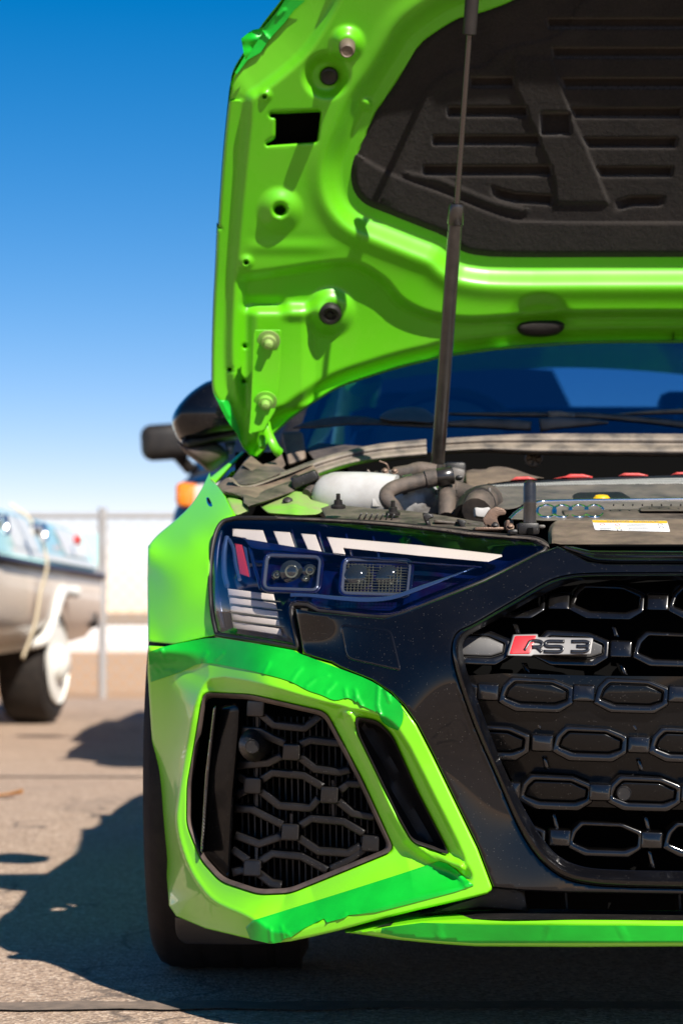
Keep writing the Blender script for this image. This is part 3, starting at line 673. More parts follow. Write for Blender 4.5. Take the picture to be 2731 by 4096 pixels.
for p_ in LB: panel('light_bar', p_, lambda u, v: HL(u, v)*.5+.5*(3.625-(u-905)*.00016)+.016-(v-2450)*.00006, M['drl'], hl, step=None, seg=12, thick=.02, rnd=4, rnd_d=.002)
for i in range(1, 5):
    x, y = 548+8*i, 556+52*i; panel('bar_divider', cG((x-6, y-9), (x+325, y+27), (x+325, y+33), (x-6, y-2)), lambda u, v: HL(u, v)*.5+.5*(3.625-(u-905)*.00016)+.0145-(v-2450)*.00006, M['optic_line'], hl, step=None, thick=.001)
bars('side_reflector', [cG((594, 273), (640, 282), (690, 486), (624, 464))], .028, M['amber'])
bars('reflector_trim', [cG((645, 286), (668, 300), (694, 480), (688, 486))], .026, M['blue_trim'])
# light unit surround pieces
bars('lower_trim', [spline(cH((-110, 764), (0, 768), (200, 790), (360, 800), (520, 786), (700, 725), (1035, 588)), 3)+spline(cH((1042, 580), (700, 695), (520, 757), (380, 768), (200, 760), (0, 744), (-110, 741)), 3)], .016, M['blue_trim'], .01, 5, .003, step=18)
bars('upper_trim', [spline(cG((560, 320), (640, 240), (700, 300), (850, 318), (1200, 345)), 3)[3:]+spline(cH((160, 500), (700, 556), (1090, 582)), 3)+spline(cH((1090, 574), (700, 545), (240, 505)), 3)], .018, M['housing'], .01, 3, .002)
def projector(cx0, cy0, cx1, cy1, kind):
    P = rounded(cG((cx0+22, cy0), (cx1, cy0+14), (cx1-22, cy1), (cx0, cy1-12)), 26, 5)
    un = panel('projector', P, off(HL, .052), M['housing'], hl, step=None, seg=14, thick=.02)
    rim_tube('bezel', P, HL, .0034, M['bezel'], un, k=.030)
    P2 = offset_poly(P, 9); rim_tube('bezel', P2, HL, .0024, M['housing'], un, k=.026)
    c = np.array(P).mean(0); d0 = float(HL(c[0], c[1]))
    if kind == 1:
        for px, py, r in ((cx0+82, cy0+128, 30), (cx0+175, cy0+104, 66), (cx0+290, cy0+100, 40), (cx0+265, cy0+150, 24)):
            (q,) = cG((px, py)); p = W(q[0], q[1], float(HL(q[0], q[1]))+.046); R = r*K1*d0/FPX
            ol = lathe('optic_lens', [(R*1.12, 0), (R*1.12, .004), (R, .005), (R*.8, .0075), (R*.4, .0095), (0, .010)], p, (0, -1, .05), M['optic'], un, 24)
            lathe('optic_ring', [(R*.55, .0092), (R*.57, .0110), (R*.62, .0110), (R*.64, .0088)], p, (0, -1, .05), M['optic_line'], un, 24)
    else:
        q, = cG((cx0+105, cy0+120)); p = W(q[0], q[1], float(HL(q[0], q[1]))+.046); R = 88*K1*d0/FPX
        lathe('optic_lens', [(R*1.05, 0), (R*1.05, .004), (R, .005), (R*.85, .010), (R*.45, .0145), (0, .016)], p, (0, -1, .05), M['optic'], un, 32)
        q, = cG((cx0+300, cy0+120)); p = W(q[0], q[1], float(HL(q[0], q[1]))+.048); R = 80*K1*d0/FPX
        lathe('optic_lens', [(R*1.05, 0), (R*1.05, .003), (R*.9, .006), (R*.5, .009), (0, .010)], p, (0, -1, .05), M['optic'], un, 32)
        for i in range(17):
            if i == 9: continue
            a, = cG((cx0+24+i*22, cy0+22+i*.8)); e, = cG((cx0+14+i*22, cy1-24))
            tube('reflector_rib', [W(a[0], a[1], float(HL(*a))+.034), W(e[0], e[1], float(HL(*e))+.034)], .0006, M['optic_line'], un, 5)
        for i in range(11):
            a, = cG((cx0+16, cy0+28+i*17)); e, = cG((cx1-24, cy0+36+i*17))
            tube('reflector_rib', [W(a[0], a[1], float(HL(*a))+.0335), W(e[0], e[1], float(HL(*e))+.0335)], .0005, M['optic_line'], un, 5)
M['bezel'] = mat('grey_bezel', (.10, .11, .14), .25, metal=.5, coat=.6)
for k_, pts_ in enumerate((((508, 200), (486, 320), (480, 480), (500, 640), (525, 800)), ((545, 235), (528, 330), (530, 470), (548, 540)), ((560, 250), (585, 300), (600, 400), (625, 500)), ((690, 300), (720, 420), (760, 560)))):
    P_ = np.array(spline(cG(*pts_), 5)); tube('housing_fin', W(P_[:, 0], P_[:, 1], HL(P_[:, 0], P_[:, 1])+.030), .0045 if k_ < 2 else .003, M['blue_trim'] if k_ in (1, 2) else M['housing'], hl, 8)
for k_ in range(4):
    a_, = cG((930+k_*170, 190+k_*14)); e_, = cG((968+k_*170, 320+k_*14)); tube('light_frame', [W(a_[0]+14, a_[1], float(HL(*a_))+.026), W(e_[0]+14, e_[1], float(HL(*e_))+.026)], .002, M['housing'], hl, 6)
projector(775, 348, 1135, 570, 1)
projector(1262, 376, 1700, 600, 2)
# top cap of the headlight: pale dusty strip above the lens
panel('headlight_cap', spline(cM((-50, 648), (0, 650), (320, 664), (640, 686), (1000, 722), (1250, 756)), 3)+spline(cH((1260, 378), (1420, 392), (1500, 425), (1515, 455)), 3)+spline(cH((1490, 448), (1420, 412), (1260, 395), (1000, 372)), 3)+spline(cM((1000, 742), (640, 704), (320, 682), (0, 668), (-50, 664)), 3), off(HL, -.002), M['dusty_plastic'], hl, step=16, seg=12, thick=.03, rnd=6, rnd_d=.004)
panel('lens_shroud', spline(cH((1505, 455), (1480, 478), (1400, 520), (1100, 668), (800, 790), (620, 862), (540, 888), (430, 892), (200, 868), (0, 848)), 3)+cG((1050, 662), (985, 655), (962, 660), (950, 690))+cG((966, 700), (978, 676), (1050, 682))+spline(cH((0, 868), (200, 890), (430, 916), (550, 912), (630, 886), (810, 812), (1110, 690), (1410, 540), (1492, 490), (1515, 462)), 3), off(HL, .006), M['rubber'], hl, step=None, seg=12, thick=.02, rnd=5, rnd_d=.003)

# ------------------------------------------------------------------ masking tape
m, nt, b = newmat('green_masking_tape'); ps = texco(nt)
b.inputs['Base Color'].default_value = (0.002, 0.40, 0.02, 1); b.inputs['Roughness'].default_value = .42
t1 = noise(nt, ps, 22, 4); nt.links.new(mixc(nt, ramp(nt, t1, [(.35, 0.), (.7, 1.)]), (0.002, 0.37, 0.02), (0.003, 0.46, 0.026)), b.inputs['Base Color'])
t2 = noise(nt, texco(nt, (60, 60, 160)), 1.0, 3); bump(nt, b, t2, .12, .002)
M['tape'] = m
def wrinkle(lines, amp=.0028, w=6):
    def f(q):
        h = np.zeros(len(q))
        for L in lines: h += amp*np.exp(-(pdist(q, L, False)[0]/w)**2)
        return h
    return f
def tape(name, outline, base, wr, k=.0022, step=8, mirror=None, m=None, thick=.0012):
    def f(u, v):
        q = np.stack([np.ravel(u), np.ravel(v)], -1).astype(float); return (base(q[:, 0], q[:, 1])-k-wr(q)).reshape(np.shape(u))
    return panel(name, outline, f, m or M['tape'], CAR, step=step, thick=thick, sharp=70, mirror=mirror)
T1 = cG((52, 958), (130, 926), (230, 902), (400, 870), (490, 864), (640, 888), (800, 914), (960, 943), (1010, 968))+spline(cH((0, 1140), (200, 1216), (400, 1296), (520, 1378), (600, 1460), (650, 1530)), 3)[:-1]+spline(cJ((1195, 190), (1232, 240), (1246, 280), (1240, 330), (1222, 362)), 3)+spline(cJ((1180, 345), (1150, 322), (1132, 285), (1060, 250), (1000, 216), (940, 226), (880, 202), (820, 182), (742, 142), (620, 107), (480, 77), (345, 60), (250, 98), (115, 145)), 3)
tape('masking_tape', T1, FD, wrinkle([cG((775, 1088), (810, 1022)), cG((950, 1140), (985, 1080), (1010, 1058)), cG((1180, 1100), (1100, 1120), (1040, 1170)), cG((130, 930), (150, 1000), (210, 1000)), cG((105, 1025), (150, 1075), (200, 1070)), cG((85, 1050), (110, 1085)),
    cJ((1030, 180), (1040, 215), (1060, 250)), cJ((985, 175), (990, 210)), cJ((1135, 160), (1130, 250), (1150, 310)), cJ((1165, 175), (1185, 230)), cJ((940, 150), (900, 190)), cG((1350, 1280), (1350, 1230)), cG((480, 1000), (520, 960)), cG((395, 1000), (420, 960))]))
T2 = cJ((540, 1245), (572, 1214), (700, 1174), (1000, 1080), (1250, 1000), (1405, 948), (1440, 958), (1480, 985), (1530, 1030), (1562, 1056), (1480, 1085), (1300, 1132), (1120, 1178), (1000, 1190), (985, 1202), (905, 1222), (890, 1205), (800, 1250), (745, 1288), (715, 1295), (700, 1310), (656, 1318), (560, 1298))
tape('masking_tape', T2, FD, wrinkle([cJ((1480, 985), (1500, 1020), (1540, 1045)), cJ((1470, 990), (1530, 1060)), cJ((720, 1265), (740, 1288)), cJ((860, 1215), (905, 1222)), cJ((650, 1250), (655, 1310)), cJ((700, 1240), (715, 1300)), cJ((990, 1185), (960, 1205))]))
T4 = cC((112, 1040), (150, 1096), (206, 1100), (238, 1180), (280, 1290), (292, 1372), (262, 1312), (200, 1222), (150, 1122))
tape('masking_tape', spline(T4, 2, True), lambda u, v: HU(u, v), wrinkle([cC((170, 1110), (215, 1200))], .003), k=.010, step=7)
T5 = cA((565, -6), (690, 0), (620, 60), (560, 140), (480, 226), (452, 262), (412, 325), (330, 372), (262, 462), (250, 452), (310, 350), (425, 172), (500, 85))
tape('masking_tape', T5, lambda u, v: HU(u, v), wrinkle([cA((420, 190), (470, 250)), cA((520, 100), (560, 60))], .004), k=.008, step=8)
fl = cA((288, 240), (330, 205), (362, 184), (426, 170), (418, 210), (385, 262), (350, 320), (318, 372), (306, 340), (298, 290))
panel('masking_tape', fl, lambda u, v: hood_base(u, v)-.012-.05*np.exp(-((u-964)/30)**2)+.004*np.sin(v/9.0), M['tape'], CAR, step=8, thick=.001, sharp=70)
# lip / splitter
LIP = spline(cJ((985, 1268), (1100, 1250), (1330, 1216), (1568, 1204)), 4)[:-1]+[(1900, 3676), (2731, 3680), (UC, 3682), (UC, 3800), (2731, 3788), (2300, 3790)]+spline(cJ((1568, 1330), (1400, 1318), (1200, 1298), (1080, 1280)), 4)
LIPD = tps([(1380, 3730, 3.36), (1600, 3690, 3.29), (1900, 3676, 3.255), (2731, 3680, 3.22), (UC, 3680, 3.215), (1900, 3787, 3.275), (2731, 3788, 3.235), (UC, 3795, 3.23), (1500, 3745, 3.32), (2300, 3730, 3.225)])
lip = panel('front_lip', LIP, LIPD, M['green_bumper'], CAR, step=14, thick=.10, rnd=16, rnd_d=.016, mirror=XC)
LT = cJ((1150, 1248), (1330, 1224), (1568, 1232))+[(1960, 3702), (2731, 3706), (UC, 3706), (UC, 3774), (2731, 3772)]+cJ((1568, 1316), (1400, 1306), (1240, 1290), (1145, 1270))
tape('masking_tape', LT, LIPD, wrinkle([[(1750, 3700), (1765, 3775)], [(2200, 3705), (2180, 3770)], [(2480, 3705), (2500, 3770)]], .003), k=.003, step=16)
# lower opening below the mask with thin ribs, floor and lip top
panel('lower_intake', [(1700, 3575), (1960, 3560), (UC, 3570), (UC, 3700), (1500, 3740)], const(3.42), M['dark'], CAR, step=None, thick=.01, mirror=XC)
panel('lower_intake_rib', [(2258, 3560), (2266, 3560), (2276, 3690), (2266, 3690)], const(3.37), M['matte_black'], CAR, step=None, thick=.03)
panel('lower_intake_rib', [(2712, 3570), (2722, 3570), (2728, 3690), (2718, 3690)], const(3.37), M['matte_black'], CAR, step=None, thick=.03)
panel('lower_intake_block', cI((380, 2118), (575, 2140), (595, 2270), (300, 2245), (0, 2290), (-80, 2295), (330, 2160)), tps([(1731, 3660, 3.33), (1970, 3550, 3.31), (2110, 3648, 3.31), (2100, 3565, 3.31)]), M['matte_black'], CAR, step=30, thick=.03, rnd=6, rnd_d=.003)
panel('lip_top', [(1640, 3672), (1900, 3648), (2100, 3638), (2731, 3648), (UC, 3650), (UC, 3684), (2731, 3682), (1900, 3679), (1500, 3710)], tps([(1640, 3672, 3.36), (1900, 3648, 3.34), (2731, 3648, 3.30), (UC, 3650, 3.30), (UC, 3684, 3.225), (2731, 3682, 3.225), (1900, 3679, 3.262), (1500, 3710, 3.32)]), M['matte_black'], CAR, step=30, thick=.004, mirror=XC)

# ------------------------------------------------------------------ main grille
GR = off(FD0, .034)
grille = panel('grille', [(x, y) for x, y in GIN2]+[(UC, 3490)], off(FD0, .13), M['dark'], CAR, step=60, seg=40, thick=.01, mirror=XC, label='gloss black honeycomb grille')
RO = [(-157, -117), (113, -102), (240, -50), (233, 62), (143, 117), (-132, 109), (-245, 50), (-214, -60)]
RI = [(-136, -84), (98, -74), (204, -26), (196, 40), (118, 66), (-104, 58), (-200, 18), (-178, -42)]
def tilt(dd): return lambda u, v: FD0(u, v)+dd+(v-2750)*.00006
def ring(cx, cy, filled, dd=.034, fillm=None, par=None):
    o = rounded(cI(*[(cx+x, cy+y) for x, y in RO]), 9, 3); i = rounded(cI(*[(cx+x*(.98 if filled else 1), cy+y*(.92 if filled else 1)) for x, y in RI]), 7, 3)
    r = panel('honeycomb_ring', o, off(FD0, dd), M['grille_black'], grille, step=None, seg=10, holes=(i,), thick=.014 if filled else .034, rnd=8, rnd_d=.007, sharp=35)
    if filled:
        ii = rounded(cI(*[(cx+x*.97, cy+y*.90) for x, y in RI]), 7, 3)
        panel('honeycomb_infill', ii, (lambda u, v, c_=2200+K1*cy: FD0(u, v)+dd+.0055+(v-c_)*.00007), fillm or M['grille_dark'], grille, step=None, seg=12, thick=.006, rnd=9, rnd_d=.003, sharp=60)
    return r
def conn(cx, cy, w=74, h=58, dd=.029):
    s = rounded(cI((cx-w+6, cy-h), (cx+w, cy-h+6), (cx+w-8, cy+h), (cx-w, cy+h-4)), 10, 3)
    panel('honeycomb_link', s, off(FD0, dd), M['grille_black'], grille, step=None, seg=10, thick=.034, rnd=9, rnd_d=.007, sharp=35)
def rib(x0, y0, x1, y1, w=15, dd=.050):
    panel('grille_rib', cI((x0-w, y0), (x0+w, y0), (x1+w, y1), (x1-w, y1)), off(FD0, dd), M['grille_black'], grille, step=None, seg=12, thick=.03, rnd=5, rnd_d=.003)
M['infill_grey'] = mat('grey_infill', (0.05, 0.048, 0.046), 0.45, coat=0.2, specks=.5)
rows = [((1092, 325), False, (472, 1092, 1712, 2236)), ((870, 618), False, (250, 870, 1490, 2236)), ((648, 908), True, (48, 648, 1245, 1850)), ((985, 1218), True, (372, 985, 1590, 2236)), ((770, 1524), True, (200, 770, 1325, 1930)), ((1080, 1818), False, (470, 1080, 1680, 2236))]
for (c0, cy), filled, cxs in [((r[0][0], r[0][1]), r[1], r[2]) for r in rows]:
    for cx in cxs: ring(cx, cy+(cx-c0)*.012, filled or (cy == 618 and cx < 1000), fillm=M['infill_grey'] if cy == 618 else None)
for cx, cy in ((790, 320), (1410, 326), (1180, 622), (560, 612), (345, 892), (947, 898), (1545, 904), (685, 1212), (1292, 1222), (480, 1510), (1048, 1522), (1625, 1530), (795, 1808), (1372, 1822), (1970, 1830)): conn(cx, cy)
for r in ((512, 450, 538, 530), (1128, 470, 1152, 545), (575, 710, 600, 772), (1178, 712, 1208, 785), (648, 1062, 672, 1132), (1252, 1072, 1272, 1140), (698, 1300, 716, 1378), (1288, 1312, 1310, 1390), (755, 1650, 780, 1760), (1332, 1670, 1352, 1765), (1355, 1880, 1380, 2000)): rib(*r)
# glossy blanking panel behind rows three to five
BL = cI((215, 790), (440, 775), (1000, 790), (2236, 800), (2236, 1640), (1500, 1630), (900, 1610), (560, 1560), (420, 1300))
panel('blanking_panel', BL, (lambda u, v: FD0(u, v)+.054+(v-2970)*.00006), M['grille_dark'], grille, step=60, seg=40, thick=.01, mirror=XC)
sp_, = cI((1198, 1530)); sd = float(FD0(sp_[0], sp_[1]))+.036
lathe('parking_sensor', [(.0108, .012), (.0108, .001), (.0100, -.0005), (.0092, -.0012), (.0088, -.0004), (0, -.0004)], W(sp_[0], sp_[1], sd), (0, 1, 0), M['matte_black'], grille, 28)
for k in range(5): tube('cooler_fin', [W(1731+K1*900, 2200+K1*(1660+48*k), 3.40), (XC, 3.37, W(2500, 2200+K1*(1660+48*k), 3.40)[2])], .004, M['matte_black'], grille, 6)
for o in [x for x in grille.children if x.name.split('.')[0] in ('honeycomb_ring', 'honeycomb_infill', 'honeycomb_link', 'grille_rib')]:
    xs = [v.co.x for v in o.data.vertices]
    if max(xs) < XC-.01:
        c = o.copy(); COL.objects.link(c); c.parent = grille; c.scale = (-1, 1, 1); c.location = (2*XC, 0, 0)
# badge
BD = .012
bdg = panel('badge', rounded(cI((505, 532), (660, 528), (656, 548), (1006, 553), (990, 656), (628, 660), (618, 668), (464, 664)), 6, 2), off(FD0, BD), M['badge_grey'], grille, step=None, seg=12, thick=.02, rnd=4, rnd_d=.0015, label='grey and red badge reading RS 3')
panel('badge_red_field', rounded(cI((514, 540), (648, 538), (640, 566), (608, 650), (480, 652)), 5, 2), off(FD0, BD-.0015), M['badge_red'], grille, step=None, seg=12, thick=.003, rnd=3, rnd_d=.001)
def stroke(name, pts, w, dd, m, parent, thick=.004, cf=cI):
    P = np.array(cf(*pts), float); t = np.gradient(P, axis=0); t /= np.linalg.norm(t, axis=1)[:, None]; n = np.stack([-t[:, 1], t[:, 0]], -1)*w*K1
    panel(name, [tuple(p) for p in P+n]+[tuple(p) for p in (P-n)[::-1]], dd, m, parent, step=None, seg=8, thick=thick, rnd=4, rnd_d=.0015, sharp=60)
for L in ([(572, 632), (590, 602), (610, 572), (668, 571), (684, 580), (686, 594), (672, 605), (618, 607)], [(650, 607), (668, 622), (684, 638)],
          [(826, 572), (770, 571), (722, 572), (706, 580), (706, 594), (722, 603), (796, 604), (812, 612), (812, 627), (796, 636), (740, 637), (694, 636)],
          [(868, 573), (920, 572), (958, 573), (978, 582), (974, 596), (950, 603), (900, 603)], [(948, 603), (974, 610), (974, 626), (950, 636), (900, 637), (864, 636)]):
    stroke('badge_letter', spline(L, 3), 9.5, off(FD0, BD-.003), M['badge_black'], grille)

# ------------------------------------------------------------------ side intake
SI = off(lambda u, v: FD0(u, v)+.052, 0)
intake = panel('side_intake', INTAKE, off(FD0, .16), M['dark'], CAR, step=60, seg=30, thick=.01, label='black honeycomb side intake')
def funnel(name, loop, k0, k1, sh, m, parent):
    a = dens(loop, 14); c = a.mean(0); bb = c+(a-c)*sh; n = len(a); d = FD(a[:, 0], a[:, 1])
    rows = [W(a[:, 0], a[:, 1], d+k0-.004), W(a[:, 0]*.93+bb[:, 0]*.07, a[:, 1]*.93+bb[:, 1]*.07, d+k0-.006), W(a[:, 0]*.5+bb[:, 0]*.5, a[:, 1]*.5+bb[:, 1]*.5, d+k0-.004), W(bb[:, 0], bb[:, 1], d+k0+.006), W(bb[:, 0], bb[:, 1], d+k1)]
    verts = [p for r in rows for p in r]; faces = [(i*n+j, i*n+(j+1) % n, (i+1)*n+(j+1) % n, (i+1)*n+j) for i in range(len(rows)-1) for j in range(n)]
    return mkobj(name, verts, faces, m, parent, True, 50)
M['brown_edge'] = mat('dusty_dark_trim', (0.03, 0.024, 0.022), 0.5, dust=(0.14, 0.10, 0.085), dust_amt=0.8, dust_scale=18)
funnel('intake_trim', INTAKE, .004, .10, .95, M['brown_edge'], intake)
def sbar(pts, w=17.5, dd=.055, th=.030):
    P = dens(cJ(*pts), 26, False); t = np.gradient(P, axis=0); t /= np.linalg.norm(t, axis=1)[:, None]; n = np.stack([-t[:, 1], t[:, 0]], -1)*w*.8929
    panel('honeycomb_bar', [tuple(p) for p in P+n]+[tuple(p) for p in (P-n)[::-1]], off(FD0, dd), M['matte_black'], intake, step=None, seg=12, thick=th, rnd=7, rnd_d=.0045, sharp=50)
for L in ([(610, 585), (660, 552), (800, 565), (885, 615)], [(605, 632), (690, 700), (830, 712), (868, 668)], [(785, 425), (830, 406), (968, 420)], [(782, 480), (850, 535), (960, 550), (1008, 538)], [(520, 362), (600, 366), (660, 398), (715, 420)], [(500, 520), (640, 508), (700, 478)],
          [(490, 712), (565, 716), (705, 785)], [(492, 832), (600, 872), (700, 838)], [(785, 790), (835, 758), (980, 772), (1070, 825)], [(780, 845), (865, 905), (1000, 915), (1060, 878)], [(605, 950), (660, 915), (790, 928), (905, 990)], [(595, 1000), (655, 1050), (700, 1060)], [(480, 895), (550, 945)],
          [(495, 560), (545, 590)], [(495, 655), (540, 632)], [(480, 1000), (545, 985)], [(960, 635), (1000, 600), (1060, 604)], [(955, 680), (1020, 735), (1118, 752)], [(600, 280), (665, 338), (805, 352), (875, 295)], [(1080, 890), (1010, 940), (920, 985)]): sbar(L)
for cx, cy in ((745, 458), (570, 608), (916, 652), (740, 818), (1100, 868), (570, 978), (585, 262)):
    s = rounded(cJ((cx-37, cy-37), (cx+40, cy-33), (cx+36, cy+40), (cx-42, cy+36)), 7, 2)
    panel('honeycomb_link', s, off(FD0, .048), M['matte_black'], intake, step=None, seg=10, thick=.03, rnd=8, rnd_d=.004)
for x0, y0, x1, y1 in ((590, 290, 592, 362), (590, 520, 588, 572), (590, 645, 590, 720), (930, 585, 932, 625), (930, 690, 934, 768), (745, 540, 745, 570), (590, 880, 588, 940), (745, 735, 745, 790)):
    panel('grille_rib', cJ((x0-6, y0), (x0+6, y0), (x1+6, y1), (x1-6, y1)), off(FD0, .066), M['matte_black'], intake, step=None, thick=.02)
M['radiator'] = mat('radiator', (0.06, 0.056, 0.052), 0.5, metal=0.3)
for i in range(22):
    a, = cJ((520+i*28, 300)); c, = cJ((530+i*28, 1060)); tube('radiator_fin', [W(a[0], a[1], float(FD0(*a))+.135), W(c[0], c[1], float(FD0(*c))+.135)], .0016, M['radiator'], intake, 5)
# gloss fin with the side blade
panel('air_blade', rounded(cJ((425, 255), (500, 238), (520, 262), (517, 345), (486, 690), (468, 1028), (445, 1024), (345, 915), (350, 830), (362, 640), (392, 390)), 14, 3), tps([(880, 2820, 3.60), (965, 2830, 3.56), (810, 3400, 3.635), (915, 3515, 3.59), (820, 3170, 3.62), (935, 3200, 3.575)]), M['grille_dark'], intake, step=20, thick=.03, rnd=16, rnd_d=.014)
panel('air_blade_edge', rounded(cJ((395, 260), (408, 250), (375, 560), (348, 915), (338, 905), (358, 560)), 5, 2), off(FD0, -.005), M['gloss_black'], intake, step=None, seg=14, thick=.03, rnd=5, rnd_d=.004)
sp_, = cJ((572, 432)); sd = float(FD0(sp_[0], sp_[1]))+.026
snp = W(sp_[0], sp_[1], sd)
lathe('parking_sensor', [(.026, .03), (.022, .012), (.016, .002), (.0112, -.004), (.0104, -.006), (.0098, -.0062), (.0092, -.0048), (0, -.0048)], snp, (.12, 1, 0), M['matte_black'], intake, 28)
# slim vent
vent = panel('slim_vent', VENT, off(FD, .045), M['rubber'], CAR, step=24, seg=14, thick=.01)
funnel('vent_trim', VENT, .003, .055, .93, M['rubber'], vent)
# ------------------------------------------------------------------ engine bay
def bay(name, outline, ctrl, m, parent=None, step=18, thick=.02, rnd=6, rnd_d=.004, **kw):
    return panel(name, outline, tps(ctrl) if not callable(ctrl) else ctrl, m, parent or CAR, step=step, seg=kw.pop('seg', 12), thick=thick, rnd=rnd, rnd_d=rnd_d, **kw)
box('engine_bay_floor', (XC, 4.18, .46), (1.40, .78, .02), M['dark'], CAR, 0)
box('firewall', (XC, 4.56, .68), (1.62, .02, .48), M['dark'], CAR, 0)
# hinge bracket on the hood
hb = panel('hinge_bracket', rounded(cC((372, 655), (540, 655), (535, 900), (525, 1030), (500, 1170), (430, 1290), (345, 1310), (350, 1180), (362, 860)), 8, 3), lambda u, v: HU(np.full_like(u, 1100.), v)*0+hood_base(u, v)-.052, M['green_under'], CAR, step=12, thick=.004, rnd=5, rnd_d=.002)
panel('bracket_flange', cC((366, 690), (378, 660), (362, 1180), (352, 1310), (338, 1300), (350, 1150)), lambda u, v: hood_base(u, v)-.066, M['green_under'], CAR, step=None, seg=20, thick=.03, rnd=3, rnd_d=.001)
hn_ = Vector((0, -math.sin(math.radians(54)), -math.cos(math.radians(54))))
for (cu, cv) in cC((462, 722), (442, 1102)):
    p = W(cu, cv, float(hood_base(cu, cv))-.052); R = .0125
    lathe('hinge_bolt', [(R*1.65, 0), (R*1.65, .003), (R*1.1, .004), (R*1.05, .011), (R*.7, .012), (R*.55, .022), (R*.35, .023), (0, .0235)], p, hn_, M['green_dusty'], CAR, 18)
# rubber stops, plugs
def stop(cu, cv, R, h, m, k=0.0, prof=None):
    p = W(cu, cv, float(HU(cu, cv))+k)
    return lathe('rubber_stop', prof or [(R, -.004), (R, h*.6), (R*.8, h), (R*.55, h*.9), (R*.5, h*.4), (R*.28, h*.4), (R*.25, h*.7), (0, h*.72)], p, hn_, m, CAR, 24)
stop(1320, 1252, .0205, .010, M['rubber']); 
stop(1388, 180, .014, .022, M['brown_plastic'], 0, [(.0135, -.004), (.0135, .014), (.0125, .022), (.010, .025), (.0085, .0235), (0, .0235)])
stop(1316, 303, .0145, .006, M['rubber'], -.004, [(.0150, -.004), (.0150, .003), (.012, .005), (.009, .003), (0, .003)])
pl = panel('hood_plug', rounded(cD((520, 490), (545, 455), (620, 440), (780, 438), (825, 455), (828, 490), (790, 525), (700, 540), (600, 538), (545, 525)), 20, 3), lambda u, v: hood_base(u, v)-.005, M['rubber'], CAR, step=14, thick=.03, rnd=24, rnd_d=.018)
# hinge arm
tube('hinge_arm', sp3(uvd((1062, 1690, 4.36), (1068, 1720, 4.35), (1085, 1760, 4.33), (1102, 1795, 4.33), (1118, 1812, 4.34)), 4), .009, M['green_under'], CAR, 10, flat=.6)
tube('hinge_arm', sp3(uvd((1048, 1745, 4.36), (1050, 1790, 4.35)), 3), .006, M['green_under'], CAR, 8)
bay('hinge_mount', cE((870, 730), (960, 800), (1050, 770), (1110, 715), (1140, 800), (1100, 850), (900, 870), (800, 800)), [(1000, 1830, 4.36), (1120, 1820, 4.42), (1060, 1880, 4.30)], M['brown_plastic'])
# gas strut
s0 = W(1748, 1880, 4.13); s1 = W(1885, 25, 3.90)
s0 = np.array(s0); s1 = np.array(s1); L = np.linalg.norm(s1-s0); ax = (s1-s0)/L
pc, = cB((160, 1235)); fr_ = (1880-pc[1])/(1880-25)
t_ = fr_*1.0; pm = s0+(s1-s0)*t_
tube('strut_body', [s0, s0+ax*.01, pm-ax*.0, pm], [.0098, .0118, .0118, .0118], M['strut'], CAR, 18)
tube('strut_collar', [pm-ax*.035, pm-ax*.034, pm-ax*.004, pm], [.0125, .0135, .0135, .0118], M['strut'], CAR, 18)
tube('strut_rod', [pm, s1], .0048, M['steel_dark'] if 'steel_dark' in M else mat('dark_rod', (0.10, 0.09, 0.085), .25, metal=.9), CAR, 14)
tube('strut_socket', [s1-ax*.045, s1-ax*.043, s1+ax*.05], [.008, .011, .012], M['rubber'], CAR, 14)
tube('strut_socket', [s0-ax*.03, s0+ax*.012], .0135, M['steel'], CAR, 14)
tube('strut_pin', [s1+np.array((0, -.005, 0))+ax*.03, s1+np.array((0, .25, .02))+ax*.03], .006, M['steel'], CAR, 10)
# left side: dusty fender liner rail, green flange pieces
bay('fender_liner', spline(cE((598, 968), (640, 930), (690, 902), (730, 905), (780, 958), (830, 962), (900, 950), (1100, 880), (1350, 792)), 3)+cE((1390, 850), (1412, 905))+spline(cE((1400, 930), (1200, 1015), (1000, 1085), (850, 1130)), 3)+cE((812, 1100), (808, 1060), (740, 1035), (650, 1020)), [(865, 1944, 4.08), (960, 1935, 4.04), (1250, 1855, 4.20), (1280, 1915, 4.10), (990, 2027, 3.86), (890, 1970, 4.0), (1100, 1960, 4.02)], M['brown_plastic'], rnd=10, rnd_d=.012, thick=.05)
bay('liner_upper', spline(cE((720, 905), (800, 800), (860, 730), (900, 790), (960, 800), (1060, 790), (1120, 830), (1150, 850)), 3)+cE((1000, 915), (900, 950), (830, 962), (780, 958)), [(930, 1910, 4.25), (1000, 1830, 4.40), (1140, 1880, 4.32), (1000, 1940, 4.14)], M['dusty_plastic'], rnd=8, rnd_d=.01, thick=.05)
bay('liner_post', rounded(cE((1105, 545), (1275, 540), (1305, 760), (1160, 810), (1140, 700)), 14, 3), [(1120, 1728, 4.52), (1210, 1728, 4.52), (1225, 1840, 4.48), (1150, 1860, 4.46)], M['brown_plastic'], rnd=10, rnd_d=.01, thick=.05)
bay('green_flange', rounded(cE((675, 1058), (780, 1066), (838, 1120), (852, 1165), (770, 1200), (742, 1195)), 14, 3), [(905, 1990, 3.95), (985, 2000, 3.93), (990, 2045, 3.85), (945, 2060, 3.82)], M['green_dusty'], rnd=12, rnd_d=.012, thick=.04)
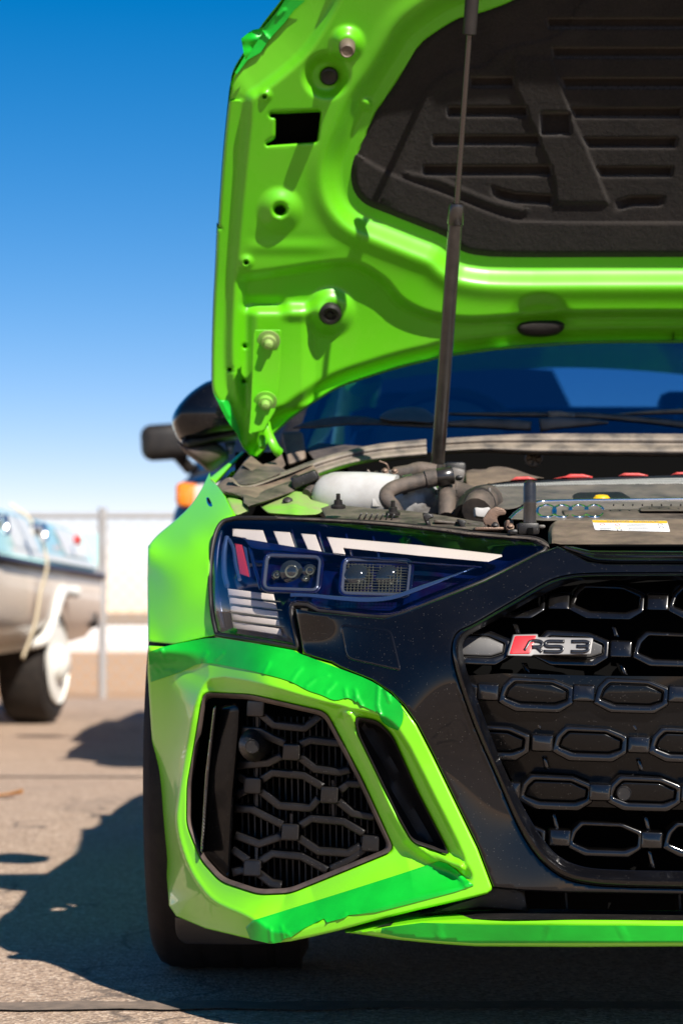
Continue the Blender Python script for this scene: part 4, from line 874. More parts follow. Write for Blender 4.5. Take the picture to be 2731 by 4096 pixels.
bay('green_flange', rounded(cE((930, 1115), (1160, 1030), (1190, 1000), (1280, 985), (1340, 1080), (1500, 1105), (1400, 1195), (1250, 1200), (1000, 1182)), 16, 3), lambda u, v: tps([(1035, 2020, 3.95), (1210, 1955, 4.05), (1320, 2010, 3.98), (1070, 2052, 3.86), (1270, 2060, 3.85)])(u, v)-.02*np.exp(-((u-1180)/24)**2), M['green_dusty'], rnd=10, rnd_d=.012, thick=.04)
bay('green_flange', spline(cM((190, 555), (240, 520), (300, 480), (330, 470)), 3)+cM((300, 560)), [(1252, 2004, 4.08), (1330, 1950, 4.12), (1320, 2007, 4.05)], M['green'], rnd=5)
bay('strut_tower', spline(cM((150, 500), (240, 455), (330, 438), (450, 430), (560, 455), (560, 480), (300, 500), (200, 560)), 3), [(1230, 1970, 4.25), (1340, 1930, 4.28), (1480, 1945, 4.25), (1260, 2000, 4.2)], M['green'], rnd=8, rnd_d=.01)
bay('green_tab', cM((865, 395), (915, 332), (930, 395), (920, 420)), [(1680, 1900, 4.2), (1715, 1862, 4.22), (1725, 1905, 4.2)], M['green'], step=None)
bay('green_tab', cM((895, 460), (935, 455), (935, 500), (910, 505)), [(1705, 1945, 4.12), (1727, 1942, 4.12), (1715, 1970, 4.1)], M['green'], step=None)
bay('green_tab', rounded(cM((1080, 460), (1130, 450), (1140, 432), (1152, 440), (1150, 470), (1120, 482), (950, 490), (960, 470)), 6, 2), [(1820, 1943, 4.18), (1865, 1930, 4.18), (1740, 1960, 4.15)], M['green'], step=None)
# cowl seal: two lobes on a backing, in two lengths
def seal(path_t, path_b, dd, extra_=None, mirror=None):
    T = np.array(spline(path_t, 4)); B = np.array(spline(path_b, 4)); n = 60
    def res(L):
        s = np.r_[0, np.cumsum(np.linalg.norm(np.diff(L, axis=0), axis=1))]; t = np.linspace(0, s[-1], n); return np.stack([np.interp(t, s, L[:, 0]), np.interp(t, s, L[:, 1])], -1)
    T = res(T); B = res(B); rows = []
    for k in range(17):
        t = k/16; q = T*(1-t)+B*t; z = -.010*abs(math.sin(math.pi*min(t/.45, 1)))*(t <= .45)-.016*abs(math.sin(math.pi*np.clip((t-.5)/.5, 0, 1)))
        rows.append(W(q[:, 0], q[:, 1], np.interp(q[:, 0], [1250, 1700, 3200], dd)+z+.03*(1-t)))
    v = [p for r in rows for p in r]; f = [(i*n+j, i*n+j+1, (i+1)*n+j+1, (i+1)*n+j) for i in range(16) for j in range(n-1)]
    k = len(v); v += [p+np.array((0, .03, -.002)) for p in rows[0]]+[p+np.array((0, .03, 0)) for p in rows[-1]]
    f += [(j, k+j, k+j+1, j+1) for j in range(n-1)]+[(16*n+j+1, k+n+j+1, k+n+j, 16*n+j) for j in range(n-1)]
    return mkobj('cowl_seal', v, f, M['seal'], CAR, True, 60)
seal(cM((-260, 470), (0, 372), (200, 295), (400, 238), (600, 196), (900, 166)), cM((-200, 560), (0, 500), (230, 395), (450, 325), (650, 298), (902, 276)), [4.26, 4.36, 4.36])
seal(cM((1018, 160), (1250, 146))+cD((620, 1152), (1568, 1152))+[(3150, 1735), (4600, 1760)], cM((1020, 255), (1250, 244))+cD((620, 1278), (1568, 1290))+[(3150, 1823), (4600, 1850)], [4.34, 4.36, 4.33])
# cowl behind the seal, wipers
box('cowl_panel', (XC, 4.66, .865), (1.5, .42, .03), M['matte_black'], CAR, .005, (math.radians(8), 0, 0))
bay('cowl_cover', cM((140, 230), (230, 190), (420, 205), (560, 215), (640, 215), (420, 250), (200, 300)), [(1220, 1800, 4.52), (1360, 1785, 4.5), (1540, 1787, 4.46), (1400, 1810, 4.44)], M['dusty_plastic'], rnd=6, rnd_d=.006)
bay('wiper_cowl', spline(cM((60, 95), (140, 60), (300, 28), (480, 20), (600, 40), (780, 62), (960, 70)), 3)+cM((960, 96), (600, 75), (400, 75), (200, 95)), [(1170, 1710, 4.66), (1320, 1670, 4.66), (1500, 1670, 4.62), (1740, 1700, 4.58), (1380, 1700, 4.62)], M['dusty_plastic'], rnd=8, rnd_d=.008, thick=.02)
bay('wiper_pivot_cap', spline(cM((605, 30), (640, -5), (720, -30), (850, -35), (920, -5), (958, 35), (955, 62), (800, 58), (680, 56)), 3, True), [(1530, 1670, 4.60), (1620, 1632, 4.64), (1720, 1650, 4.62), (1640, 1688, 4.57)], M['grey_plastic'], rnd=14, rnd_d=.012, thick=.03)
def blade(name, pts, w, m, thick=.012, k=4.55, cf=cD):
    P = np.array(spline(cf(*[p[:2] for p in pts]), 4)); t = np.gradient(P, axis=0); t /= np.linalg.norm(t, axis=1)[:, None]; n = np.stack([-t[:, 1], t[:, 0]], -1)
    ws = np.interp(np.linspace(0, 1, len(P)), np.linspace(0, 1, len(w)), w)[:, None]*K1
    return panel(name, [tuple(p) for p in P+n*ws]+[tuple(p) for p in (P-n*ws)[::-1]], const(k), m, CAR, step=None, seg=12, thick=thick, rnd=8, rnd_d=.006)
M['wiper'] = mat('wiper_black', (0.02, 0.02, 0.021), .42, dust=(0.22, 0.2, 0.18), dust_amt=.4, dust_scale=20)
blade('wiper_arm', [(90, 1090), (300, 1085), (480, 1092), (618, 1102)], [18, 30, 34, 30], M['wiper'], .02, 4.56)
blade('wiper_arm', [(672, 1096), (760, 1085), (880, 1082), (1000, 1078), (1100, 1080)], [44, 38, 30, 22, 8], M['wiper'], .02, 4.54)
blade('wiper_blade', [(100, 1025), (400, 1028), (720, 1030), (1000, 1038), (1300, 1062), (1568, 1092), (1900, 1125)], [8, 14, 18, 20, 20, 22, 22], M['wiper'], .02, 4.60)
blade('wiper_blade', [(1080, 1036), (1300, 1020), (1568, 1008), (1900, 1000)], [4, 12, 16, 16], M['seal'], .02, 4.62)
blade('wiper_joint', [(728, 1030), (800, 1030), (890, 1035)], [24, 22, 14], M['seal'], .02, 4.575)
# coolant tank, hoses, connectors
pt = uvd((1315, 1992, 4.02), (1345, 1988, 4.00), (1480, 1990, 3.98), (1580, 2000, 3.97))
tube('coolant_tank', sp3([pt[0], pt[1], pt[2], pt[3]], 6), np.r_[np.array([.008, .026, .034, .038, .040, .041]), np.full(13, .042)], M['tank'], CAR, 28)
ct = W(1650, 2005, 3.96)
tk = lathe('tank_bulb', [(.0001, -.046), (.022, -.041), (.036, -.028), (.043, -.010), (.044, .010), (.037, .028), (.022, .041), (.0001, .046)], ct, (1, .1, -.1), M['tank_dirty'], CAR, 28)
def hose(name, pts, r, m='hose', seg=14): return tube(name, sp3(uvd(*pts), 7), r, M[m], CAR, seg)
h1 = [(cM((720, 640))[0]+(3.86,)), (cM((690, 590))[0]+(3.86,)), (cM((655, 548))[0]+(3.86,)), (cM((652, 510))[0]+(3.87,)), (cM((690, 478))[0]+(3.88,)), (cM((780, 450))[0]+(3.89,)), (cM((900, 420))[0]+(3.90,)), (cM((960, 402))[0]+(3.90,)), (cM((1050, 405))[0]+(3.91,))]
hose('coolant_hose', h1, .0125)
def clampring(cu, cv, d, r, w, dirx, m='strut'):
    p = W(cu, cv, d); a = np.array(dirx, float); a /= np.linalg.norm(a)
    return tube('hose_clamp', [p-a*w, p-a*(w*.9), p+a*(w*.9), p+a*w], [r*.9, r, r, r*.9], M[m], CAR, 18)
for (x, y, w, m_) in ((1015, 402, .014, 'strut'), (790, 446, .008, 'steel'), (930, 412, .010, 'hose'), (755, 458, .004, 'rubber')):
    q = cM((x, y))[0]; clampring(q[0], q[1], 3.90, .0152, w, (1, .05, .22), m_)
hose('vertical_hose', [(cM((1032, 445))[0]+(3.93,)), (cM((1030, 490))[0]+(3.92,)), (cM((1030, 560))[0]+(3.88,)), (cM((1028, 660))[0]+(3.86,))], .0145)
q = cM((1022, 500))[0]; clampring(q[0], q[1], 3.92, .0185, .004, (0, 0, 1), 'strut')
hose('cross_pipe', [(cM((1050, 500))[0]+(4.02,)), (cM((1100, 505))[0]+(4.02,)), (cM((1200, 540))[0]+(4.0,)), (cM((1280, 590))[0]+(3.98,))], .019)
hose('cable_loom', [(cM((150, 510))[0]+(4.0,)), (cM((200, 462))[0]+(4.02,)), (cM((270, 420))[0]+(4.06,)), (cM((380, 408))[0]+(4.08,)), (cM((490, 416))[0]+(4.08,)), (cM((600, 410))[0]+(4.06,))], .0085)
hose('cable_loom', [(cM((700, 385))[0]+(4.1,)), (cM((780, 372))[0]+(4.1,)), (cM((860, 352))[0]+(4.12,)), (cM((960, 365))[0]+(4.12,))], .012)
hose('thin_cable', [(cM((470, 440))[0]+(4.0,)), (cM((520, 430))[0]+(4.0,)), (cM((600, 445))[0]+(3.98,)), (cM((720, 440))[0]+(3.96,))], .005, 'rubber')
hose('thin_wire', [(cM((665, 360))[0]+(4.1,)), (cM((650, 325))[0]+(4.1,)), (cM((605, 305))[0]+(4.1,))], .0016, 'rusty')
hose('thin_wire', [(cM((530, 360))[0]+(4.1,)), (cM((555, 385))[0]+(4.1,)), (cM((590, 372))[0]+(4.1,))], .0018, 'seal')
def bx(name, x0, y0, x1, y1, d, th, m, bev=.003, cf=cM, rot=(0, 0, 0)):
    a, = cf((x0, y0)); c, = cf((x1, y1)); p = W((a[0]+c[0])/2, (a[1]+c[1])/2, d+th/2); s = d/FPX
    return box(name, p, (abs(c[0]-a[0])*s, th, abs(c[1]-a[1])*s), M[m], CAR, bev, rot)
bx('connector', 608, 362, 716, 432, 4.03, .05, 'matte_black', .004); bx('connector', 628, 375, 668, 418, 4.02, .01, 'grey_plastic', .002)
bx('connector', 468, 428, 606, 462, 4.0, .03, 'matte_black', .003); bx('connector', 580, 402, 640, 452, 4.02, .03, 'matte_black', .003)
bx('sensor_block', 1040, 352, 1135, 452, 4.10, .06, 'grey_plastic', .006, cM, (0, .2, 0))
bx('relay_box', 1010, 315, 1145, 440, 4.22, .05, 'matte_black', .006)
bx('bracket', 1120, 540, 1146, 610, 3.98, .02, 'steel', .002)
bx('tank_panel', 560, 540, 640, 590, 3.935, .004, 'tank', .001)
# headlight carrier: long black plastic frame with pads, ribs and bolts
bay('headlight_carrier', spline(cM((240, 600), (300, 582), (440, 588), (600, 605), (740, 612), (880, 628), (1100, 662), (1260, 690)), 3)+cM((1260, 748), (1100, 728), (900, 712), (640, 690), (270, 660)), [(1284, 2032, 3.80), (1300, 2068, 3.70), (1560, 2045, 3.74), (1570, 2088, 3.64), (1900, 2090, 3.62), (1900, 2124, 3.53), (1700, 2060, 3.70)], M['dusty_plastic'], rnd=8, rnd_d=.008, thick=.04)
for x in np.arange(480, 700, 34): bx('carrier_rib', x, 628+.03*(x-480), x+9, 668+.05*(x-480), 3.655, .03, 'matte_black', .002, cM, (0, .5, 0))
bay('carrier_pad', rounded(cM((720, 680), (760, 668), (860, 668), (915, 705), (900, 712), (730, 695)), 10, 2), [(1590, 2085, 3.64), (1680, 2076, 3.65), (1710, 2102, 3.60)], M['dusty_plastic'], rnd=8, rnd_d=.01)
for pts in (((880, 628), (940, 636), (945, 655), (915, 668), (930, 712), (905, 706), (885, 660)), ((1095, 668), (1150, 678), (1140, 708), (1160, 730), (1130, 736), (1105, 700))):
    bay('carrier_clip', cM(*pts), const(3.575), M['matte_black'], step=None, thick=.03, rnd=3, rnd_d=.002)
for x0, x1 in ((950, 1095), (1160, 1280)):
    bay('carrier_slat', cM((x0, 672+(x0-950)*.09), (x1, 672+(x1-950)*.09), (x1, 690+(x1-950)*.09), (x0, 690+(x0-950)*.09)), const(3.60), M['dusty_plastic'], step=None, thick=.02, rnd=3, rnd_d=.003)
for x, y, r in ((347, 590, 46), (690, 634, 46)):
    q, = cM((x, y+8)); p = W(q[0], q[1], 3.685); R = r*K1*3.7/FPX
    lathe('carrier_bolt', [(R, 0), (R, .004), (R*.6, .006), (R*.55, .012), (R*.3, .013), (R*.28, .022), (0, .022)], p, (0, -.25, 1), M['rubber'], CAR, 18)
# hood catch hook, buffer post, catch block
bay('catch_hook', rounded(cM((1250, 668), (1268, 648), (1290, 612), (1335, 588), (1385, 602), (1402, 622), (1396, 642), (1352, 648), (1342, 665), (1362, 720), (1372, 748), (1300, 745), (1312, 722), (1285, 702), (1270, 712)), 6, 2), const(3.52), M['rusty'], step=None, seg=8, thick=.006, rnd=3, rnd_d=.002)
bx('catch_plate', 1195, 722, 1380, 742, 3.50, .05, 'rusty', .002); bx('catch_plate', 1392, 676, 1440, 745, 3.50, .04, 'rusty', .003)
q, = cD((607, 1720)); p = W(q[0], q[1], 3.47); R = 41*K1*3.47/FPX
lathe('buffer_post', [(R, 0), (R, .030), (R*1.02, .0315), (R, .033), (R, .053), (R*.9, .060), (R*.6, .063), (0, .064)], p, (0, 0, 1), M['strut'], CAR, 28)
bx('catch_block', 525, 1712, 660, 1790, 3.45, .05, 'matte_black', .004, cD); bx('catch_block', 592, 1742, 628, 1786, 3.445, .01, 'dark', .001, cD)
bx('catch_block', 470, 1752, 530, 1790, 3.45, .04, 'matte_black', .004, cD); bx('catch_block', 655, 1725, 700, 1750, 3.46, .04, 'grey_plastic', .003, cD)
# engine cover
EC = tps([(1950, 1938, 4.02), (2731, 1905, 4.02), (1960, 2010, 3.86), (2731, 1995, 3.84), (3150, 1900, 4.02), (3150, 1990, 3.84), (2100, 2060, 3.72), (2731, 2060, 3.70), (2300, 1950, 3.96)])
ECO = spline(cD((345, 1480), (370, 1472), (800, 1452), (1200, 1440), (1568, 1432)), 3)+[(3150, 1910), (3150, 2003)]+cD((1568, 1572), (1000, 1580), (680, 1586), (560, 1600), (460, 1625), (380, 1610), (330, 1600), (352, 1540))
ec = bay('engine_cover', ECO, EC, M['grey_plastic'], step=22, rnd=12, rnd_d=.014, thick=.06, label='dusty grey engine cover')
def mesh_mat():
    m, nt, b = newmat('mesh_strip'); v = node(nt, 'ShaderNodeTexVoronoi'); v.inputs['Scale'].default_value = 230; v.inputs['Randomness'].default_value = .15; nt.links.new(texco(nt), v.inputs['Vector'])
    nt.links.new(ramp(nt, v.outputs['Distance'], [(.2, (.05, .05, .05)), (.5, (.5, .49, .47))]), b.inputs['Base Color']); b.inputs['Metallic'].default_value = .4; b.inputs['Roughness'].default_value = .45; bump(nt, b, v.outputs['Distance'], .6, .002); return m
M['meshstrip'] = mesh_mat()
bay('mesh_strip', spline(cD((360, 1474), (800, 1452), (1200, 1437), (1568, 1428)), 3)+[(3150, 1907), (3150, 1930)]+spline(cD((1568, 1465), (1200, 1468), (800, 1474), (400, 1482)), 3), off(EC, -.004), M['meshstrip'], ec, step=None, thick=.004, rnd=3, rnd_d=.002)
bay('cover_back', spline(cD((325, 1470), (600, 1450), (1000, 1430), (1568, 1412)), 3)+[(3150, 1895), (3150, 1912)]+spline(cD((1568, 1436), (1000, 1448), (600, 1465), (345, 1482)), 3), off(EC, .006), M['matte_black'], ec, step=None, thick=.05, rnd=5, rnd_d=.006)
bay('cover_recess', rounded(cD((865, 1545), (905, 1520), (1180, 1515), (1250, 1560), (1200, 1578), (900, 1580)), 16, 3), off(EC, -.003), M['matte_black'], ec, step=20, thick=.003, rnd=14, rnd_d=.003)
lathe('dipstick_cap', [(.0135, -.01), (.0135, .002), (.010, .006), (0, .007)], W(*cD((1058, 1564))[0], 3.84), (0, -.25, 1), M['yellow'], CAR, 24)
LC = tps([(2100, 2060, 3.70), (2150, 2010, 3.80), (2731, 2000, 3.80), (2731, 2075, 3.66), (3150, 2000, 3.80), (3150, 2075, 3.66), (2300, 2070, 3.67)])
lc = bay('emblem_panel', spline(cD((490, 1690), (540, 1640), (600, 1600), (660, 1582), (760, 1576), (1568, 1566)), 3)+[(3150, 1998), (3150, 2080)]+cD((1568, 1690), (700, 1700)), LC, M['grey_plastic'], step=22, rnd=8, rnd_d=.008, thick=.04)
e_path = np.array(spline(cD((478, 1690), (530, 1642), (600, 1600), (660, 1581), (760, 1575), (1568, 1564)), 4)+[(3100, 1996)])
tube('silver_trim', W(e_path[:, 0], e_path[:, 1], LC(e_path[:, 0], e_path[:, 1])-.004), .0030, M['chrome'], ec, 8, flat=1.0)
for x in (706, 806, 908, 1006):
    q, = cD((x+6, 1640)); th = np.linspace(0, 2*math.pi, 40, endpoint=False); uu = q[0]+58*K1*np.cos(th); vv = q[1]+38*K1*np.sin(th)
    tube('emblem_ring', W(uu, vv, LC(uu, vv)-.003), .0026, M['chrome'], ec, 8, closed=True)
# throttle hose and white block left of the cover
hose('intake_duct', [(cM((1150, 640))[0]+(3.80,)), (cM((1165, 590))[0]+(3.82,)), (cM((1210, 545))[0]+(3.85,)), (cM((1285, 525))[0]+(3.90,))], .020, 'rubber')
hose('intake_duct', [(cM((1215, 620))[0]+(3.78,)), (cM((1235, 575))[0]+(3.80,)), (cM((1290, 548))[0]+(3.86,))], .024, 'hose')
bay('reservoir', rounded(cM((1200, 592), (1250, 600), (1290, 592), (1300, 600), (1300, 665), (1205, 655)), 10, 2), const(3.70), M['tank'], step=None, thick=.03, rnd=6, rnd_d=.005)
bx('cover_clip', 340, 1490, 362, 1590, 3.80, .03, 'grey_plastic', .003, cD)
# red coil caps, airbox lump, round cap on the bulkhead
for pts in (((485, 1445), (520, 1422), (600, 1420), (655, 1440)), ((750, 1434), (830, 1418), (860, 1405), (940, 1405), (1002, 1420), (1000, 1430)), ((1160, 1418), (1200, 1398), (1290, 1398), (1350, 1412), (1345, 1420)), ((1490, 1412), (1530, 1393), (1620, 1393), (1680, 1405))):
    bay('coil_cap', cD(*pts), const(4.06), M['red'], step=None, thick=.03, rnd=4, rnd_d=.005)
bay('air_box', spline(cD((205, 1460), (210, 1385), (330, 1375), (350, 1365), (430, 1358), (520, 1378), (620, 1412), (700, 1430)), 3)+cD((500, 1448), (340, 1470), (320, 1520), (240, 1520)), [(1870, 1890, 4.2), (2000, 1865, 4.22), (2150, 1910, 4.15), (1890, 1960, 4.08)], M['brown_plastic'], rnd=10, rnd_d=.014, thick=.05)
q, = cD((632, 1308)); p = W(q[0], q[1], 4.42)
vc = lathe('bulkhead_cap', [(.0165, .01), (.0165, 0), (.0145, -.003), (.012, -.001), (0, -.001)], p, (0, 1, 0), M['seal'], CAR, 26)
for k in range(6):
    a = k*math.pi/3+.3; tube('cap_rib', [p+np.array((.003*math.cos(a), -.003, .003*math.sin(a))), p+np.array((.0125*math.cos(a), -.003, .0125*math.sin(a)))], .0014, M['matte_black'], vc, 6)
# slam panel cover with warning label
SP = tps([(2210, 2090, 3.62), (2731, 2085, 3.62), (3150, 2085, 3.62), (2205, 2175, 3.44), (2731, 2185, 3.41), (3150, 2185, 3.40), (2290, 2120, 3.55), (2500, 2180, 3.41), (2400, 2130, 3.53)])
slam = bay('slam_panel_cover', spline(cD((745, 1840), (742, 1760), (770, 1700), (830, 1692), (1000, 1690), (1568, 1688)), 3)+[(3150, 2076), (3150, 2190)]+cD((1568, 1852), (800, 1850)), lambda u, v: SP(u, v)+.016*np.exp(-(((u-2265)/34)**2+((v-2145)/30)**2))-.006*sstep((v-2136)/10)*sstep((u-2310)/20)*sstep((2700-u)/20), M['brown_plastic'], step=10, rnd=12, rnd_d=.014, thick=.05, mirror=XC)
M['darkdust'] = M['dusty_plastic']
bay('slam_beam', cD((815, 1632), (1290, 1622), (1310, 1640), (1568, 1640), (2236, 1640), (2236, 1690), (830, 1690)), [(2250, 2042, 3.70), (3150, 2046, 3.70), (2250, 2078, 3.655), (3150, 2078, 3.655)], M['dusty_plastic'], step=30, rnd=8, rnd_d=.010, thick=.04)
bay('slam_beam', rounded(cD((1295, 1618), (1330, 1606), (2236, 1604), (2236, 1640), (1300, 1638)), 6, 2), [(2560, 2030, 3.71), (3150, 2025, 3.71), (2560, 2046, 3.675), (3150, 2046, 3.675)], M['dusty_plastic'], step=None, rnd=5, rnd_d=.008, thick=.04)
panel('gap_strip', cD((985, 1846), (2236, 1846), (2236, 1858), (985, 1858)), const(3.40), M['dark'], CAR, step=None, thick=.01)
LBL = off(SP, -.0035)
lab = panel('warning_label', rounded(cD((996, 1692), (1468, 1698), (1488, 1768), (1016, 1756)), 5, 2), LBL, M['white'], slam, step=None, seg=14, thick=.001, label='white label with a yellow warning band')
panel('label_band', cD((998, 1693), (1467, 1699), (1471, 1714), (1003, 1709)), off(SP, -.0047), M['yellow'], slam, step=None, seg=14, thick=.0005)
def text(name, s, cf, x, y, w, h, dfn, m, parent, slant=0.0):
    cu = bpy.data.curves.new('t', 'FONT'); cu.body = s; cu.align_x = 'LEFT'; o = bpy.data.objects.new('t', cu); COL.objects.link(o)
    dg = bpy.context.evaluated_depsgraph_get(); me = bpy.data.meshes.new_from_object(o.evaluated_get(dg)); V = np.array([v.co[:] for v in me.vertices]); F = [tuple(p.vertices) for p in me.polygons]
    bpy.data.objects.remove(o); bpy.data.curves.remove(cu); bpy.data.meshes.remove(me)
    lo = V.min(0); hi = V.max(0); X = (V[:, 0]-lo[0])/(hi[0]-lo[0]); Y = (V[:, 1]-lo[1])/(hi[1]-lo[1])
    P = np.array(cf(*[(x+w*a+slant*w*a*0+ (1-b_)*0, y+slant*w*a+h*(1-b_)) for a, b_ in zip(X, Y)])); d = dfn(P[:, 0], P[:, 1])
    return mkobj(name, W(P[:, 0], P[:, 1], d), F, m, parent, False)
text('label_lettering', 'WARNING', cD, 1090, 1695.5, 140, 10, off(SP, -.0056), M['print'], slam, .012)
text('label_lettering', 'ATTENTION', cD, 1252, 1697.5, 160, 10, off(SP, -.0056), M['print'], slam, .012)
rng = random.Random(4)
for y in range(5):
    for x0, wd in ((1030, 80), (1210, 150)):
        if y < 3 and x0 == 1030: continue
        x = x0+y*3+rng.random()*8; bx_ = cD((x, 1718+y*9), (x+wd*(.7+.3*rng.random()), 1719.5+y*9), (x+wd*.9, 1722+y*9), (x, 1720.5+y*9)); panel('label_print', bx_, off(SP, -.0045), M['print'], slam, step=None, seg=30, thick=0)
for x, y, c in ((1062, 1722, 'red'), (1158, 1724, 'red'), (1160, 1742, 'yellow'), (1170, 1756, 'print'), (1425, 1722, 'print'), (1432, 1740, 'print')):
    q, = cD((x, y)); th = np.linspace(0, 2*math.pi, 18, endpoint=False); uu = q[0]+9*np.cos(th); vv = q[1]+3.6*np.sin(th); tube('label_symbol', W(uu, vv, SP(uu, vv)-.0042), .0005, M[c], slam, 5, closed=True)
# strip of the hood front seal above the mask
bay('front_strip', spline(cQ((830, 665), (900, 700), (1000, 738), (1060, 752), (1568, 758)), 3)+[(3150, 2250), (3150, 2212)]+cQ((1568, 690), (1000, 686), (900, 664)), [(2245, 2190, 3.385), (2731, 2205, 3.36), (2731, 2248, 3.33), (3150, 2210, 3.35), (3150, 2250, 3.32), (2360, 2240, 3.35)], M['gloss_black'], step=16, rnd=8, rnd_d=.01, thick=.03)
sp2 = np.array(spline(cQ((850, 668), (930, 695), (1020, 718), (1100, 724), (1568, 724)), 4)+[(3150, 2226)]); tube('strip_lip', W(sp2[:, 0], sp2[:, 1], np.interp(sp2[:, 0], [2260, 2731, 3150], [3.375, 3.342, 3.332])), .0028, M['grille_black'], CAR, 8)
# ------------------------------------------------------------------ engine bay clutter
def mp(x, y, d, cf=cM): return cf((x, y))[0]+(d,)
# corrugated sleeve rings on the hoses
for i in range(9):
    q = mp(905+i*7, 416-i*2, 3.90); clampring(q[0], q[1], 3.90, .0136, .0012, (1, .05, .25), 'hose')
for i in range(7):
    q = mp(1031, 520+i*17, 3.91); clampring(q[0], q[1], 3.895, .0155, .0015, (0, .1, 1), 'hose')
hose('coolant_hose', [mp(1075, 470, 4.04), mp(1060, 520, 4.04), mp(1075, 580, 4.0), mp(1120, 650, 3.95)], .013, 'rubber')
hose('coolant_hose', [mp(940, 560, 4.02), mp(960, 600, 4.0), mp(965, 660, 3.95)], .016, 'rubber')
hose('vacuum_hose', [mp(1180, 520, 4.05), mp(1130, 500, 4.06), mp(1085, 500, 4.08), mp(1050, 520, 4.08)], .006, 'rubber')
hose('vacuum_hose', [mp(560, 430, 4.06), mp(640, 455, 4.02), mp(730, 430, 4.0), mp(830, 405, 3.99), mp(880, 400, 4.0)], .0055, 'rubber')
hose('vacuum_hose', [mp(430, 462, 4.02), mp(350, 452, 4.04), mp(260, 470, 4.05), mp(200, 520, 4.0)], .005, 'rubber')
hose('wiring', [mp(720, 400, 4.02), mp(760, 420, 4.0), mp(800, 415, 3.98), mp(850, 440, 3.96)], .003, 'rubber')
hose('wiring', [mp(600, 372, 4.06), mp(570, 392, 4.06), mp(530, 400, 4.06), mp(480, 405, 4.06)], .003, 'rubber')
hose('wiring', [mp(1100, 440, 4.05), mp(1150, 470, 4.05), mp(1180, 520, 4.03)], .004, 'rubber')
for x0, y0, x1, y1, d, th, m_ in ((820, 345, 880, 392, 4.14, .04, 'matte_black'), (740, 352, 800, 385, 4.14, .04, 'dusty_plastic'), (545, 438, 575, 462, 3.99, .02, 'steel'), (620, 432, 690, 452, 3.99, .02, 'grey_plastic'),
        (1148, 540, 1200, 600, 4.02, .05, 'matte_black'), (1060, 590, 1120, 650, 3.99, .04, 'matte_black'), (945, 520, 990, 560, 4.06, .04, 'matte_black'), (690, 365, 712, 395, 4.02, .01, 'seal'), (1080, 395, 1128, 425, 4.06, .03, 'matte_black'),
        (1150, 380, 1260, 440, 4.28, .05, 'dusty_plastic'), (300, 405, 360, 425, 4.06, .02, 'matte_black')):
    bx('bay_component', x0, y0, x1, y1, d, th, m_, .004)
hose('metal_pipe', [mp(1010, 480, 4.05), mp(1000, 560, 4.02), mp(1000, 655, 3.95)], .007, 'steel')
hose('metal_pipe', [mp(1135, 545, 3.97), mp(1130, 600, 3.95), mp(1140, 655, 3.92)], .005, 'rubber')
# duct rings
for i in range(4):
    th = np.linspace(-.4, math.pi*1.15, 24); q = mp(1235, 605, 3.83); R = .032-.002*i
    c = np.array(W(q[0], q[1], 3.80+.02*i)); tube('duct_ring', [c+np.array((R*math.cos(t)*.75, -.004, R*math.sin(t))) for t in th], .0025, M['rubber'], CAR, 6)
# bolts and clips along the catch and the liner
for x, y, d, r, m_ in ((1330, 715, 3.505, .004, 'rubber'), (1425, 722, 3.49, .004, 'rusty'), (640, 372, 4.0, .004, 'rusty'), (700, 372, 4.0, .004, 'rusty'),
        (80, 420, 4.10, .006, 'rubber'), (30, 560, 3.93, .006, 'rubber')):
    q = mp(x, y, d); lathe('bolt', [(r*1.5, 0), (r*1.5, .002), (r, .0022), (r, .006), (r*.5, .007), (0, .007)], W(q[0], q[1], d), (0, -.8, .6), M[m_], CAR, 10)
# ribs of the emblem panel and slots of the slam cover
for x in range(1130, 1560, 60): bx('cover_rib', x, 1592, x+6, 1606, 3.69, .01, 'matte_black', .001, cD)
bay('cover_shoulder', spline(cD((380, 1600), (350, 1530), (372, 1490), (420, 1486), (470, 1540), (560, 1596), (470, 1626)), 3, True), off(EC, -.004), M['grey_plastic'], ec, step=14, thick=.01, rnd=10, rnd_d=.006)
bay('liner_ridge', spline(cE((700, 900), (790, 965), (900, 955), (1100, 885), (1350, 795)), 4)+spline(cE((1352, 803), (1102, 897), (905, 968), (790, 980), (700, 915)), 4), tps([(917, 1909, 4.05), (963, 1942, 4.02), (1020, 1937, 4.03), (1250, 1857, 4.18), (1120, 1902, 4.09)]), M['seal'], step=None, rnd=3, rnd_d=.004, thick=.02)
bay('liner_face', spline(cE((650, 1005), (800, 1028), (900, 1022), (1100, 955), (1380, 855)), 3)+cE((1412, 905), (1400, 930))+spline(cE((1200, 1015), (1000, 1085), (850, 1130)), 3)+cE((812, 1100), (808, 1060), (740, 1035)), tps([(890, 1965, 3.95), (1020, 1975, 3.97), (1265, 1888, 4.10), (1275, 1922, 4.09), (995, 2026, 3.84), (1100, 1950, 4.0)]), M['dusty_plastic'], rnd=12, rnd_d=.014, thick=.03)
bay('liner_clip', rounded(cE((1180, 910), (1370, 835), (1405, 900), (1395, 925), (1200, 1000)), 8, 2), const(4.0), M['matte_black'], step=None, thick=.05, rnd=7, rnd_d=.006)
